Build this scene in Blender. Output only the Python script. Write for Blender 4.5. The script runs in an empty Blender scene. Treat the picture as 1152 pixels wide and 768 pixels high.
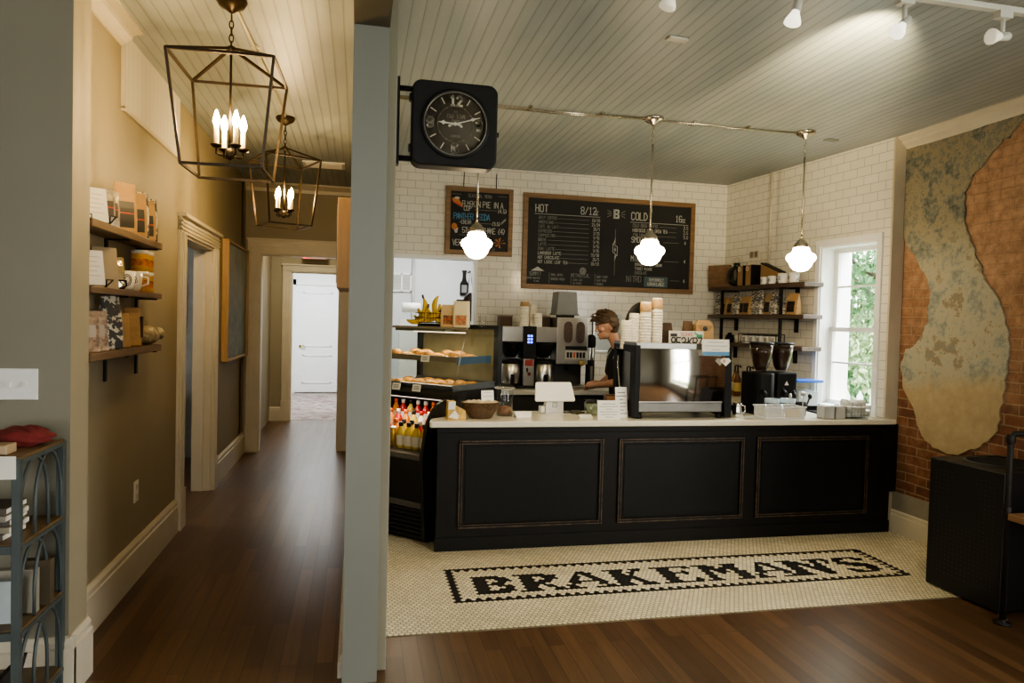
import bpy, bmesh, math, random
from mathutils import Vector, Matrix, Euler
random.seed(7)
C = bpy.context.scene.collection
PI = math.pi
H = 1.65            # camera height
CEIL = 3.22

# ------------------------------------------------------------------ materials
MATS = {}
def new_mat(name):
    m = bpy.data.materials.new(name); m.use_nodes = True
    nt = m.node_tree; nt.nodes.clear()
    out = nt.nodes.new('ShaderNodeOutputMaterial')
    MATS[name] = m
    return m, nt, out
def N(nt, typ, **kw):
    n = nt.nodes.new(typ)
    for k, v in kw.items():
        if k.startswith('_'): setattr(n, k[1:], v)
        else: n.inputs[k.replace('__', ' ')].default_value = v
    return n
def rgb(c): return (c[0], c[1], c[2], 1)
def ramp(nt, stops):
    r = nt.nodes.new('ShaderNodeValToRGB')
    e = r.color_ramp.elements
    while len(e) < len(stops): e.new(0.5)
    for i, (p, c) in enumerate(stops):
        e[i].position = p; e[i].color = rgb(c)
    return r
def mixc(nt, fac, a, b, mode='MIX'):
    n = nt.nodes.new('ShaderNodeMix'); n.data_type = 'RGBA'; n.blend_type = mode
    for sock, v in ((n.inputs[0], fac), (n.inputs[6], a), (n.inputs[7], b)):
        if hasattr(v, 'links'): nt.links.new(v, sock)
        elif isinstance(v, (tuple, list)): sock.default_value = rgb(v)
        else: sock.default_value = v
    return n.outputs[2]
def mathn(nt, op, a, b=None):
    n = nt.nodes.new('ShaderNodeMath'); n.operation = op
    for i, v in enumerate((a, b)):
        if v is None: continue
        if hasattr(v, 'links'): nt.links.new(v, n.inputs[i])
        else: n.inputs[i].default_value = v
    return n.outputs[0]
def coords(nt, kind='Object'):
    return nt.nodes.new('ShaderNodeTexCoord').outputs[kind]
def xyz(nt, vec):
    s = nt.nodes.new('ShaderNodeSeparateXYZ'); nt.links.new(vec, s.inputs[0]); return s.outputs
def comb(nt, x, y, z=0.0):
    c = nt.nodes.new('ShaderNodeCombineXYZ')
    for i, v in enumerate((x, y, z)):
        if hasattr(v, 'links'): nt.links.new(v, c.inputs[i])
        else: c.inputs[i].default_value = v
    return c.outputs[0]
def noise(nt, vec, scale, detail=3, rough=.55):
    n = N(nt, 'ShaderNodeTexNoise', Scale=scale, Detail=detail, Roughness=rough)
    if vec is not None: nt.links.new(vec, n.inputs['Vector'])
    return n.outputs['Fac']
def bump(nt, h, strength=.3, dist=.01):
    b = N(nt, 'ShaderNodeBump', Strength=strength, Distance=dist)
    nt.links.new(h, b.inputs['Height']); return b.outputs[0]
def principled(nt, out, col=None, rough=.5, metal=0, normal=None, **kw):
    p = nt.nodes.new('ShaderNodeBsdfPrincipled')
    if hasattr(col, 'links'): nt.links.new(col, p.inputs['Base Color'])
    elif col is not None: p.inputs['Base Color'].default_value = rgb(col)
    if hasattr(rough, 'links'): nt.links.new(rough, p.inputs['Roughness'])
    else: p.inputs['Roughness'].default_value = rough
    p.inputs['Metallic'].default_value = metal
    if normal is not None: nt.links.new(normal, p.inputs['Normal'])
    for k, v in kw.items(): p.inputs[k.replace('__', ' ')].default_value = v
    nt.links.new(p.outputs[0], out.inputs[0]); return p
def M(name, c=(.5, .5, .5), r=.5, m=0, var=.12, vs=6, bs=0, bd=.004, **kw):
    """plain surface with slight tone mottling"""
    if name in MATS: return MATS[name]
    mt, nt, out = new_mat(name)
    v = coords(nt)
    f = noise(nt, v, vs)
    rp = ramp(nt, [(.3, tuple(x*(1-var) for x in c)), (.7, tuple(min(1, x*(1+var)) for x in c))])
    nt.links.new(f, rp.inputs[0])
    nrm = bump(nt, noise(nt, v, bs, 4), .35, bd) if bs else None
    principled(nt, out, rp.outputs[0], r, m, nrm, **kw)
    return mt
def EM(name, c, s):
    if name in MATS: return MATS[name]
    mt, nt, out = new_mat(name)
    p = principled(nt, out, c, .5)
    p.inputs['Emission Color'].default_value = rgb(c); p.inputs['Emission Strength'].default_value = s
    return mt
def GLASS(name, tint=(1, 1, 1), refl=1.0, rough=.02, ior=1.45):
    mt, nt, out = new_mat(name)
    fr = N(nt, 'ShaderNodeLayerWeight', Blend=.5)
    f = mathn(nt, 'MULTIPLY', mathn(nt, 'ADD', mathn(nt, 'MULTIPLY', mathn(nt, 'POWER', fr.outputs['Facing'], 4.0), .8), .045), refl)
    t = N(nt, 'ShaderNodeBsdfTransparent', Color=rgb(tint)); g = N(nt, 'ShaderNodeBsdfGlossy', Roughness=rough)
    mx = nt.nodes.new('ShaderNodeMixShader')
    nt.links.new(f, mx.inputs[0]); nt.links.new(t.outputs[0], mx.inputs[1]); nt.links.new(g.outputs[0], mx.inputs[2])
    nt.links.new(mx.outputs[0], out.inputs[0]); return mt
def CHALK_TILE(name, ax):
    mt, nt, out = new_mat(name)
    s = xyz(nt, coords(nt)); v = comb(nt, s[ax], s[2])
    b = N(nt, 'ShaderNodeTexBrick', Scale=1, Mortar__Size=.0022, Mortar__Smooth=.2, Brick__Width=.155, Row__Height=.078)
    b.inputs['Color1'].default_value = (.74, .71, .62, 1); b.inputs['Color2'].default_value = (.70, .67, .58, 1)
    b.inputs['Mortar'].default_value = (.34, .32, .27, 1)
    nt.links.new(v, b.inputs['Vector'])
    inv = mathn(nt, 'SUBTRACT', 1, b.outputs['Fac'])
    wob = noise(nt, v, 9, 1)
    h = mathn(nt, 'ADD', inv, mathn(nt, 'MULTIPLY', wob, .5))
    principled(nt, out, b.outputs['Color'], .16, 0, bump(nt, h, .35, .003)); return mt
def WOODM(name, c1, c2, ax=0, r=.5, sc=3, bmp=.2):
    mt, nt, out = new_mat(name)
    v = coords(nt); mp = nt.nodes.new('ShaderNodeMapping')
    s = [sc*9]*3; s[ax] = sc*.7; mp.inputs['Scale'].default_value = s
    nt.links.new(v, mp.inputs[0]); f = noise(nt, mp.outputs[0], 1, 5, .6)
    rp = ramp(nt, [(.3, c1), (.7, c2)]); nt.links.new(f, rp.inputs[0])
    principled(nt, out, rp.outputs[0], r, 0, bump(nt, f, bmp, .004)); return mt

def make_floor_mat():
    mt, nt, out = new_mat('oak_boards')
    s = xyz(nt, coords(nt)); v = comb(nt, s[1], s[0])
    b = N(nt, 'ShaderNodeTexBrick', Scale=1, Mortar__Size=.0012, Mortar__Smooth=.1, Brick__Width=1.3, Row__Height=.082, Bias=0.0)
    b.offset = .37; b.inputs['Color1'].default_value = (.150, .080, .036, 1); b.inputs['Color2'].default_value = (.085, .043, .020, 1)
    b.inputs['Mortar'].default_value = (.012, .007, .004, 1); nt.links.new(v, b.inputs['Vector'])
    mp = nt.nodes.new('ShaderNodeMapping'); mp.inputs['Scale'].default_value = (1.5, 28, 1); nt.links.new(v, mp.inputs[0])
    g = noise(nt, mp.outputs[0], 1, 6, .65)
    rp = ramp(nt, [(.25, (.6, .58, .55)), (.75, (1.25, 1.25, 1.2))]); nt.links.new(g, rp.inputs[0])
    c = mixc(nt, 1.0, b.outputs['Color'], rp.outputs[0], 'MULTIPLY')
    rg = mathn(nt, 'ADD', mathn(nt, 'MULTIPLY', g, .22), .22)
    h = mathn(nt, 'SUBTRACT', mathn(nt, 'MULTIPLY', g, .3), b.outputs['Fac'])
    principled(nt, out, c, rg, 0, bump(nt, h, .25, .003)); return mt
def make_ceiling_mat(name, base, warm):
    mt, nt, out = new_mat(name)
    s = xyz(nt, coords(nt))
    fr = mathn(nt, 'FRACT', mathn(nt, 'DIVIDE', s[0], .068))
    d = mathn(nt, 'ABSOLUTE', mathn(nt, 'SUBTRACT', fr, .5))
    gr = mathn(nt, 'LESS_THAN', d, .055)
    fr2 = mathn(nt, 'ABSOLUTE', mathn(nt, 'SUBTRACT', fr, .62)); g2 = mathn(nt, 'MULTIPLY', mathn(nt, 'LESS_THAN', fr2, .02), .5)
    gr = mathn(nt, 'MAXIMUM', gr, g2)
    f = noise(nt, comb(nt, mathn(nt, 'MULTIPLY', s[0], 3), mathn(nt, 'MULTIPLY', s[1], .6)), 1.6, 5)
    rp = ramp(nt, [(.32, base), (.7, warm)]); nt.links.new(f, rp.inputs[0])
    c = mixc(nt, mathn(nt, 'MULTIPLY', gr, .42), rp.outputs[0], (.10, .10, .085))
    h = mathn(nt, 'SUBTRACT', mathn(nt, 'MULTIPLY', noise(nt, coords(nt), 22, 3), .25), gr)
    principled(nt, out, c, .42, 0, bump(nt, h, .6, .006)); return mt
def make_bead_mat():
    mt, nt, out = new_mat('white_beadboard')
    s = xyz(nt, coords(nt))
    fr = mathn(nt, 'FRACT', mathn(nt, 'DIVIDE', s[1], .085))
    gr = mathn(nt, 'LESS_THAN', mathn(nt, 'ABSOLUTE', mathn(nt, 'SUBTRACT', fr, .5)), .06)
    c = mixc(nt, mathn(nt, 'MULTIPLY', gr, .25), (.72, .70, .62), (.4, .38, .32))
    principled(nt, out, c, .45, 0, bump(nt, mathn(nt, 'SUBTRACT', 1, gr), .4, .004)); return mt
def make_brick_mat():
    mt, nt, out = new_mat('old_brick')
    co = coords(nt); s = xyz(nt, co)
    wz = mathn(nt, 'ADD', s[2], mathn(nt, 'MULTIPLY', noise(nt, co, 5, 2), .018))
    v = comb(nt, s[1], wz)
    b = N(nt, 'ShaderNodeTexBrick', Scale=1, Mortar__Size=.006, Mortar__Smooth=.35, Brick__Width=.215, Row__Height=.074, Bias=-.1)
    b.inputs['Color1'].default_value = (.25, .10, .045, 1); b.inputs['Color2'].default_value = (.13, .052, .03, 1)
    b.inputs['Mortar'].default_value = (.36, .25, .15, 1); nt.links.new(v, b.inputs['Vector'])
    n1 = noise(nt, co, 2.2, 5, .65); n2 = noise(nt, co, 14, 5, .7)
    smear = ramp(nt, [(.44, (0, 0, 0)), (.62, (1, 1, 1))]); nt.links.new(n1, smear.inputs[0])
    up = N(nt, 'ShaderNodeMapRange'); up.inputs[1].default_value = 1.0; up.inputs[2].default_value = 2.2; nt.links.new(s[2], up.inputs[0])
    k = mathn(nt, 'MULTIPLY', mathn(nt, 'ADD', mathn(nt, 'MULTIPLY', smear.outputs[0], .45), mathn(nt, 'MULTIPLY', up.outputs[0], .85)), mathn(nt, 'ADD', mathn(nt, 'MULTIPLY', n2, .9), .35))
    c = mixc(nt, k, b.outputs['Color'], (.45, .275, .165))
    rp = ramp(nt, [(.3, (.6, .6, .6)), (.72, (1.2, 1.2, 1.2))]); nt.links.new(n2, rp.inputs[0])
    c = mixc(nt, .8, c, rp.outputs[0], 'MULTIPLY')
    h = mathn(nt, 'ADD', mathn(nt, 'SUBTRACT', 1, b.outputs['Fac']), mathn(nt, 'MULTIPLY', n2, .6))
    principled(nt, out, c, .85, 0, bump(nt, h, .8, .012)); return mt
def make_plaster_mat():
    mt, nt, out = new_mat('weathered_plaster')
    co = coords(nt); s = xyz(nt, co)
    n1 = noise(nt, co, 4.2, 9, .8); n2 = noise(nt, co, 9, 8, .75); n3 = noise(nt, co, 1.5, 6, .6)
    top = ramp(nt, [(.38, (.09, .095, .075)), (.47, (.20, .205, .165)), (.49, (.29, .245, .155)), (.54, (.32, .275, .18)), (.56, (.16, .165, .135)), (.66, (.36, .33, .22))]); nt.links.new(n1, top.inputs[0])
    mid = ramp(nt, [(.38, (.20, .225, .195)), (.46, (.32, .335, .28)), (.48, (.41, .385, .29)), (.56, (.44, .405, .30)), (.58, (.29, .22, .13)), (.64, (.25, .265, .22))]); nt.links.new(n1, mid.inputs[0])
    bot = ramp(nt, [(.35, (.40, .31, .18)), (.55, (.46, .36, .21)), (.7, (.50, .42, .27))]); nt.links.new(n2, bot.inputs[0])
    zz = mathn(nt, 'ADD', s[2], mathn(nt, 'MULTIPLY', mathn(nt, 'SUBTRACT', n3, .5), .7))
    a = N(nt, 'ShaderNodeMapRange'); a.inputs[1].default_value = 2.1; a.inputs[2].default_value = 2.5; nt.links.new(zz, a.inputs[0])
    bb = N(nt, 'ShaderNodeMapRange'); bb.inputs[1].default_value = 1.22; bb.inputs[2].default_value = 1.38; nt.links.new(zz, bb.inputs[0])
    c = mixc(nt, bb.outputs[0], bot.outputs[0], mixc(nt, a.outputs[0], mid.outputs[0], top.outputs[0]))
    principled(nt, out, c, .8, 0, bump(nt, mathn(nt, 'ADD', n2, n1), .5, .01)); return mt
def make_hex_mat(name, c, r):
    mt, nt, out = new_mat(name)
    g = nt.nodes.new('ShaderNodeNewGeometry')
    rp = ramp(nt, [(0, tuple(x*.86 for x in c)), (1, tuple(x*1.08 for x in c))]); nt.links.new(g.outputs['Random Per Island'], rp.inputs[0])
    st = noise(nt, coords(nt), 1.3, 4); r2 = ramp(nt, [(.3, (.8, .78, .72)), (.65, (1.03, 1.03, 1.03))]); nt.links.new(st, r2.inputs[0])
    principled(nt, out, mixc(nt, 1, rp.outputs[0], r2.outputs[0], 'MULTIPLY'), r); return mt
def make_carpet_mat():
    mt, nt, out = new_mat('patterned_carpet')
    co = coords(nt); vo = N(nt, 'ShaderNodeTexVoronoi', Scale=11); nt.links.new(co, vo.inputs['Vector'])
    rp = ramp(nt, [(0, (.16, .10, .09)), (.35, (.36, .33, .30)), (.6, (.2, .13, .13)), (1, (.45, .42, .38))])
    nt.links.new(vo.outputs['Color'], rp.inputs[0]); principled(nt, out, rp.outputs[0], .95); return mt
def make_floral_mat():
    mt, nt, out = new_mat('floral_print')
    f = noise(nt, coords(nt), 26, 4, .6)
    rp = ramp(nt, [(.46, (.70, .66, .56)), (.50, (.07, .075, .08))]); nt.links.new(f, rp.inputs[0])
    principled(nt, out, rp.outputs[0], .4); return mt
def make_paint_mat():
    mt, nt, out = new_mat('abstract_canvas')
    co = coords(nt); s = xyz(nt, co); f = noise(nt, co, 3, 6, .65); f2 = noise(nt, co, 7, 7, .7)
    a = ramp(nt, [(.3, (.20, .24, .22)), (.5, (.34, .37, .30)), (.7, (.42, .40, .26))]); nt.links.new(f, a.inputs[0])
    b = ramp(nt, [(.35, (.16, .22, .24)), (.6, (.26, .31, .30)), (.72, (.5, .48, .38))]); nt.links.new(f2, b.inputs[0])
    mr = N(nt, 'ShaderNodeMapRange'); mr.inputs[1].default_value = 1.6; mr.inputs[2].default_value = 1.95; nt.links.new(s[2], mr.inputs[0])
    principled(nt, out, mixc(nt, mr.outputs[0], b.outputs[0], a.outputs[0]), .6); return mt
def make_leaf_mat(name, c1, c2):
    mt, nt, out = new_mat(name)
    g = nt.nodes.new('ShaderNodeNewGeometry'); rp = ramp(nt, [(0, c1), (1, c2)]); nt.links.new(g.outputs['Random Per Island'], rp.inputs[0])
    principled(nt, out, rp.outputs[0], .6); return mt
def make_worn_black():
    mt, nt, out = new_mat('rubbed_black_paint')
    co = coords(nt); mp = nt.nodes.new('ShaderNodeMapping'); mp.inputs['Scale'].default_value = (30, 30, 3); nt.links.new(co, mp.inputs[0])
    f = noise(nt, mp.outputs[0], 1, 6, .7); rp = ramp(nt, [(.62, (.0075, .007, .0062)), (.78, (.045, .026, .014))]); nt.links.new(f, rp.inputs[0])
    principled(nt, out, rp.outputs[0], .5, 0, bump(nt, f, .1, .002), Specular__IOR__Level=.25); return mt
def make_worn_edge():
    mt, nt, out = new_mat('rubbed_edge')
    f = noise(nt, coords(nt), 14, 6, .7); rp = ramp(nt, [(.40, (.03, .02, .014)), (.66, (.17, .11, .06))]); nt.links.new(f, rp.inputs[0])
    principled(nt, out, rp.outputs[0], .45); return mt

oak = make_floor_mat()
ceilm = make_ceiling_mat('painted_board_ceiling', (.30, .345, .355), (.40, .43, .42))
bead = make_bead_mat(); brick = make_brick_mat(); plaster = make_plaster_mat()
hex_w = make_hex_mat('cream_hex', (.82, .735, .53), .35); hex_b = make_hex_mat('black_hex', (.012, .012, .013), .3)
carpet = make_carpet_mat(); floral = make_floral_mat(); canvasm = make_paint_mat()
blackp = make_worn_black(); edgew = make_worn_edge()
tile_x = CHALK_TILE('subway_tile_a', 0); tile_l = CHALK_TILE('subway_tile_b', 0)
grout = M('grout', (.20, .17, .115), .9)
taupe = M('taupe_wall', (.33, .29, .20), .6, vs=1.5, var=.05)
taupe2 = M('grey_green_wall', (.235, .22, .165), .6, vs=1.5, var=.04)
pillarm = M('cool_grey_paint', (.205, .212, .18), .5, vs=1.2, var=.04)
trimw = M('cream_trim', (.62, .57, .45), .4, var=.04)
whitep = M('white_paint', (.78, .78, .75), .45, var=.03)
beige = M('beige_paint', (.52, .45, .33), .6, var=.05)
darkw = WOODM('dark_shelf_wood', (.045, .028, .018), (.11, .07, .045), 0)
shelfw = WOODM('brown_shelf_wood', (.10, .06, .03), (.20, .125, .065), 1)
framew = WOODM('rustic_frame_wood', (.15, .085, .035), (.28, .165, .075), 0)
palew = WOODM('pale_pine', (.42, .27, .12), (.55, .37, .19), 2)
tablew = WOODM('honey_wood', (.22, .12, .05), (.36, .21, .10), 1)
quartz = M('cream_quartz', (.70, .66, .53), .18, var=.04, vs=25)
greyq = M('grey_quartz', (.50, .49, .44), .3, var=.05, vs=25)
blk = M('black_plastic', (.008, .008, .008), .5, Specular__IOR__Level=.22)
blkm = M('black_metal', (.010, .0095, .009), .48, var=.2, vs=20, Specular__IOR__Level=.25)
bronze = M('dark_bronze', (.05, .036, .022), .38, .7, var=.2)
steel = M('brushed_steel', (.52, .50, .46), .28, 1, var=.06, vs=3)
steeld = M('steel_body', (.36, .345, .31), .36, 1, var=.08, vs=3)
chrome = M('polished_steel', (.68, .66, .62), .07, 1, var=.02)
brassn = M('satin_nickel', (.55, .50, .42), .25, 1, var=.05)
chalkb = M('chalkboard', (.018, .018, .017), .75, var=.25, vs=3)
chalk = M('chalk_white', (.50, .50, .46), .9); chalkg = M('chalk_grey', (.25, .25, .23), .9)
chalkblue = M('chalk_blue', (.10, .30, .50), .9); chalko = M('chalk_orange', (.50, .20, .07), .9); chalkt = M('chalk_teal', (.10, .14, .15), .9)
paper = M('white_paper', (.80, .78, .70), .7, var=.03); cupw = M('paper_cup_cream', (.76, .71, .58), .6, var=.03)
china = M('white_china', (.82, .82, .80), .2, var=.02)
kraft = M('kraft_paper', (.42, .27, .125), .75, var=.12, vs=14, bs=30)
kraftd = M('kraft_card', (.33, .20, .09), .75, var=.1)
yellow = M('yellow_print', (.65, .38, .06), .5, var=.3, vs=18)
redm = M('red_cloth', (.15, .018, .016), .85, var=.3, vs=20, bs=60)
greyblue = M('blue_grey_metal', (.085, .105, .105), .5, .2)
inkd = M('ink', (.05, .05, .05), .7); inkr = M('red_ink', (.55, .07, .04), .6); inkb = M('blue_print', (.10, .27, .46), .5); inkg = M('green_print', (.05, .30, .14), .5)
glass = GLASS('clear_glass', (.97, .985, .98), .9); glasst = GLASS('clear_glass_thin', (.985, .99, .99), .55)
smoke = GLASS('smoked_hopper', (.86, .83, .79), .9)
beans = M('coffee_beans', (.055, .028, .017), .5, bs=120, bd=.01, var=.5, vs=60)
globe_e = EM('milk_glass_lit', (1.0, .77, .45), 36)
bulb_e = EM('candle_bulb_lit', (1.0, .68, .30), 430)
led_e = EM('warm_led', (1.0, .80, .62), 2.2)
fluoro = EM('fluorescent', (1, .985, .95), 3)
blue_e = EM('blue_display', (.12, .2, 1.0), 4)
exit_e = EM('exit_red', (1.0, .06, .05), 2.2)
skin = M('skin', (.54, .31, .215), .5, var=.06, Subsurface__Weight=.05)
hairm = M('brown_hair', (.085, .048, .022), .5, var=.4, vs=40, bs=55, bd=.01)
shirt = M('charcoal_cloth', (.022, .020, .018), .85, var=.15, bs=80); greyshirt = M('pale_grey_shirt', (.34, .38, .40), .85, bs=80)
wicker = M('woven_brown', (.10, .058, .027), .7, var=.35, vs=45, bs=60)
banana = M('banana_skin', (.72, .50, .05), .5, var=.25, vs=12)
pastry = M('golden_pastry', (.50, .25, .06), .55, var=.5, vs=22, bs=45, bd=.01)
cooler_in = M('cooler_inside', (.09, .085, .075), .4)
wallk = M('kitchen_wall', (.58, .60, .60), .5, var=.02)
leafA = make_leaf_mat('leaves_a', (.06, .17, .075), (.20, .36, .17)); leafB = make_leaf_mat('leaves_b', (.22, .34, .16), (.52, .62, .36))
bark = M('bark', (.10, .08, .06), .9, bs=20)

# ------------------------------------------------------------------ mesh builder
class G:
    def __init__(s): s.v = []; s.f = []; s.mi = []; s.sm = []; s.ms = []
    def m(s, mat):
        if mat not in s.ms: s.ms.append(mat)
        return s.ms.index(mat)
    def add(s, vs, fs, mat, smooth=False, T=None):
        o = len(s.v); k = s.m(mat)
        s.v += [tuple(T @ Vector(p)) if T is not None else tuple(p) for p in vs]
        for f in fs: s.f.append(tuple(i+o for i in f)); s.mi.append(k); s.sm.append(smooth)
        return s
    def box(s, x0, x1, y0, y1, z0, z1, mat, T=None):
        vs = [(x, y, z) for z in (z0, z1) for y in (y0, y1) for x in (x0, x1)]
        return s.add(vs, [(0, 2, 3, 1), (4, 5, 7, 6), (0, 1, 5, 4), (2, 6, 7, 3), (0, 4, 6, 2), (1, 3, 7, 5)], mat, False, T)
    def tube(s, pts, r, mat, n=8, cap=True, smooth=True, T=None):
        pts = [Vector(p) for p in pts]; R = r if isinstance(r, (list, tuple)) else [r]*len(pts)
        vs = []; fs = []; up = None
        for i, p in enumerate(pts):
            a = pts[max(0, i-1)]; b = pts[min(len(pts)-1, i+1)]; d = (b-a).normalized()
            if up is None: up = Vector((0, 0, 1)) if abs(d.z) < .9 else Vector((1, 0, 0))
            x = d.cross(up); x = x.normalized() if x.length > 1e-5 else Vector((1, 0, 0)); y = x.cross(d).normalized(); up = y
            for k in range(n):
                t = 2*PI*k/n + PI/n
                vs.append(p + (x*math.cos(t)+y*math.sin(t))*R[i])
        for i in range(len(pts)-1):
            for k in range(n):
                fs.append((i*n+k, i*n+(k+1) % n, (i+1)*n+(k+1) % n, (i+1)*n+k))
        if cap: fs += [tuple(range(n))[::-1], tuple(range((len(pts)-1)*n, len(pts)*n))]
        return s.add(vs, fs, mat, smooth, T)
    def lathe(s, prof, mat, c=(0, 0, 0), n=24, smooth=True, T=None):
        vs = []; fs = []
        for r, z in prof:
            for k in range(n):
                t = 2*PI*k/n; vs.append((c[0]+r*math.cos(t), c[1]+r*math.sin(t), c[2]+z))
        for i in range(len(prof)-1):
            for k in range(n): fs.append((i*n+k, i*n+(k+1) % n, (i+1)*n+(k+1) % n, (i+1)*n+k))
        return s.add(vs, fs, mat, smooth, T)
    def prism(s, poly, a0, a1, mat, axis='y', T=None, smooth=False):
        f = {'y': lambda p, a: (p[0], a, p[1]), 'x': lambda p, a: (a, p[0], p[1]), 'z': lambda p, a: (p[0], p[1], a)}[axis]
        n = len(poly); vs = [f(p, a0) for p in poly]+[f(p, a1) for p in poly]
        fs = [tuple(range(n))[::-1], tuple(range(n, 2*n))]+[(i, (i+1) % n, n+(i+1) % n, n+i) for i in range(n)]
        return s.add(vs, fs, mat, smooth, T)
    def ell(s, c, r, mat, n=16, m=10, T=None, fn=None):
        vs = []; fs = []
        for i in range(m+1):
            a = PI*i/m
            for k in range(n):
                t = 2*PI*k/n; d = Vector((math.sin(a)*math.cos(t), math.sin(a)*math.sin(t), math.cos(a)))
                q = fn(d) if fn else 1
                vs.append((c[0]+r[0]*d.x*q, c[1]+r[1]*d.y*q, c[2]+r[2]*d.z*q))
        for i in range(m):
            for k in range(n): fs.append((i*n+k, (i+1)*n+k, (i+1)*n+(k+1) % n, i*n+(k+1) % n))
        return s.add(vs, fs, mat, True, T)
    def seg(s, a, b, w, mat, T):
        """flat bar between 2D points in the local x/z plane, at y=0"""
        a = Vector((a[0], a[1])); b = Vector((b[0], b[1])); d = b-a
        d = d.normalized() if d.length > 1e-6 else Vector((1, 0)); n = Vector((-d.y, d.x))*w/2; e = d*w*.4
        q = [a-e+n, b+e+n, b+e-n, a-e-n]
        return s.add([(p.x, 0, p.y) for p in q], [(0, 1, 2, 3)], mat, False, T)
    def text(s, txt, x, z, h, mat, w=None, T=None, sp=1.0, wx=.62, align='l'):
        """single-stroke lettering in the x/z plane"""
        w = w or h*.11; cw = h*wx*sp; k = 0
        if align == 'c': x -= (len(txt)*cw-cw*.3)/2
        if align == 'r': x -= len(txt)*cw-cw*.3
        for ch in txt.upper():
            for st in FONT.get(ch, '').split('|'):
                pts = [(x+k*cw+int(st[i])/4*h*wx*.72, z+int(st[i+1])/6*h) for i in range(0, len(st), 2)]
                for p, q in zip(pts, pts[1:]): s.seg(p, q, w, mat, T)
            k += 1
        return s
    def obj(s, name, parent=None, bevel=0, seg=2, loc=None, rotz=0):
        me = bpy.data.meshes.new(name); me.from_pydata(s.v, [], s.f)
        for m_ in s.ms: me.materials.append(m_)
        me.polygons.foreach_set('material_index', s.mi); me.polygons.foreach_set('use_smooth', s.sm); me.update()
        o = bpy.data.objects.new(name, me); C.objects.link(o)
        if parent is not None: o.parent = parent
        if loc is not None: o.location = loc
        o.rotation_euler[2] = rotz
        if bevel:
            b = o.modifiers.new('edge', 'BEVEL'); b.width = bevel; b.segments = seg; b.limit_method = 'ANGLE'; b.angle_limit = .6
        return o
FONT = {'A': '002640|1232', 'B': '000636454433034241300000', 'C': '4536160501103041', 'D': '00062644422000', 'E': '40000646|0333', 'F': '000646|0333',
 'G': '45361605011030414323', 'H': '0006|4046|0343', 'I': '2026', 'J': '4641301001', 'K': '0006|4603|1440', 'L': '060040', 'M': '0006234640', 'N': '00064046',
 'O': '100105163645413010', 'P': '00063645443303', 'Q': '100105163645413010|2240', 'R': '00063645443303|2340', 'S': '453616050413334241301001', 'T': '0646|2026',
 'U': '060110304146', 'V': '062046', 'W': '0610233046', 'X': '0046|0640', 'Y': '062346|2320', 'Z': '06460040', '0': '100105163645413010', '1': '152620|1030',
 '2': '05163645440040', '3': '0516364544331333424130100100'[:24], '4': '30360242', '5': '460603334241301001', '6': '45361605011030414233130302'[:22], '7': '064610',
 '8': '130405163645443313020110304142 33'.replace(' ', ''), '9': '011030414536160504134344'[:22], '/': '0046', '.': '2021', "'": '2624', '-': '1333', '(': '36241220 '.strip()+'30', ')': '163422 10'.replace(' ', ''), '+': '1333|2224', '&': '400516264411001020 42'.replace(' ', ''), '[': '36161030', ']': '16363010', ':': '2122|2425'}
FONT['B'] = '000636454433|033342413000'
FONT['B'] = '0006364544330333|334241300 0'.replace(' ', '')

def thing(name, label, cat, loc=(0, 0, 0), rotz=0, group=None):
    o = bpy.data.objects.new(name, None); C.objects.link(o); o.empty_display_size = .1
    o.location = loc; o.rotation_euler = (0, 0, rotz)
    return tag(o, label, cat, group)
def tag(o, label, cat, group=None):
    o['label'] = label; o['category'] = cat
    if group: o['group'] = group
    return o
def struct(g, name, parent=None, bevel=0, loc=None, rotz=0):
    o = g.obj(name, parent, bevel, 2, loc, rotz)
    if parent is None: o['kind'] = 'structure'
    return o
def dup(root, loc, rotz=0, label=None, scale=None):
    r = root.copy(); C.objects.link(r); r.location = loc; r.rotation_euler = (0, 0, rotz)
    if label: r['label'] = label
    if scale is not None: r.scale = scale
    for ch in list(root.children):
        c = ch.copy(); C.objects.link(c); c.parent = r
        for g in list(ch.children):
            d = g.copy(); C.objects.link(d); d.parent = c
    return r
def RT(loc, rz=0, rx=0, ry=0): return Matrix.Translation(loc) @ Euler((rx, ry, rz)).to_matrix().to_4x4()
def evalmesh(o):
    dg = bpy.context.evaluated_depsgraph_get(); dg.update()
    return bpy.data.meshes.new_from_object(o.evaluated_get(dg))

# ------------------------------------------------------------------ setting: floors, ceiling, walls
XB = 4.34
struct(G().box(-4.2, XB, -3.2, 11.55, -.1, 0, oak), 'floor')
struct(G().box(-3.2, .2, 11.55, 16, -.1, .002, carpet), 'floor_carpet')
g = G(); g.box(-4.2, XB+.1, -3.2, 16.2, CEIL, CEIL+.1, ceilm); struct(g, 'ceiling')

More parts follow.
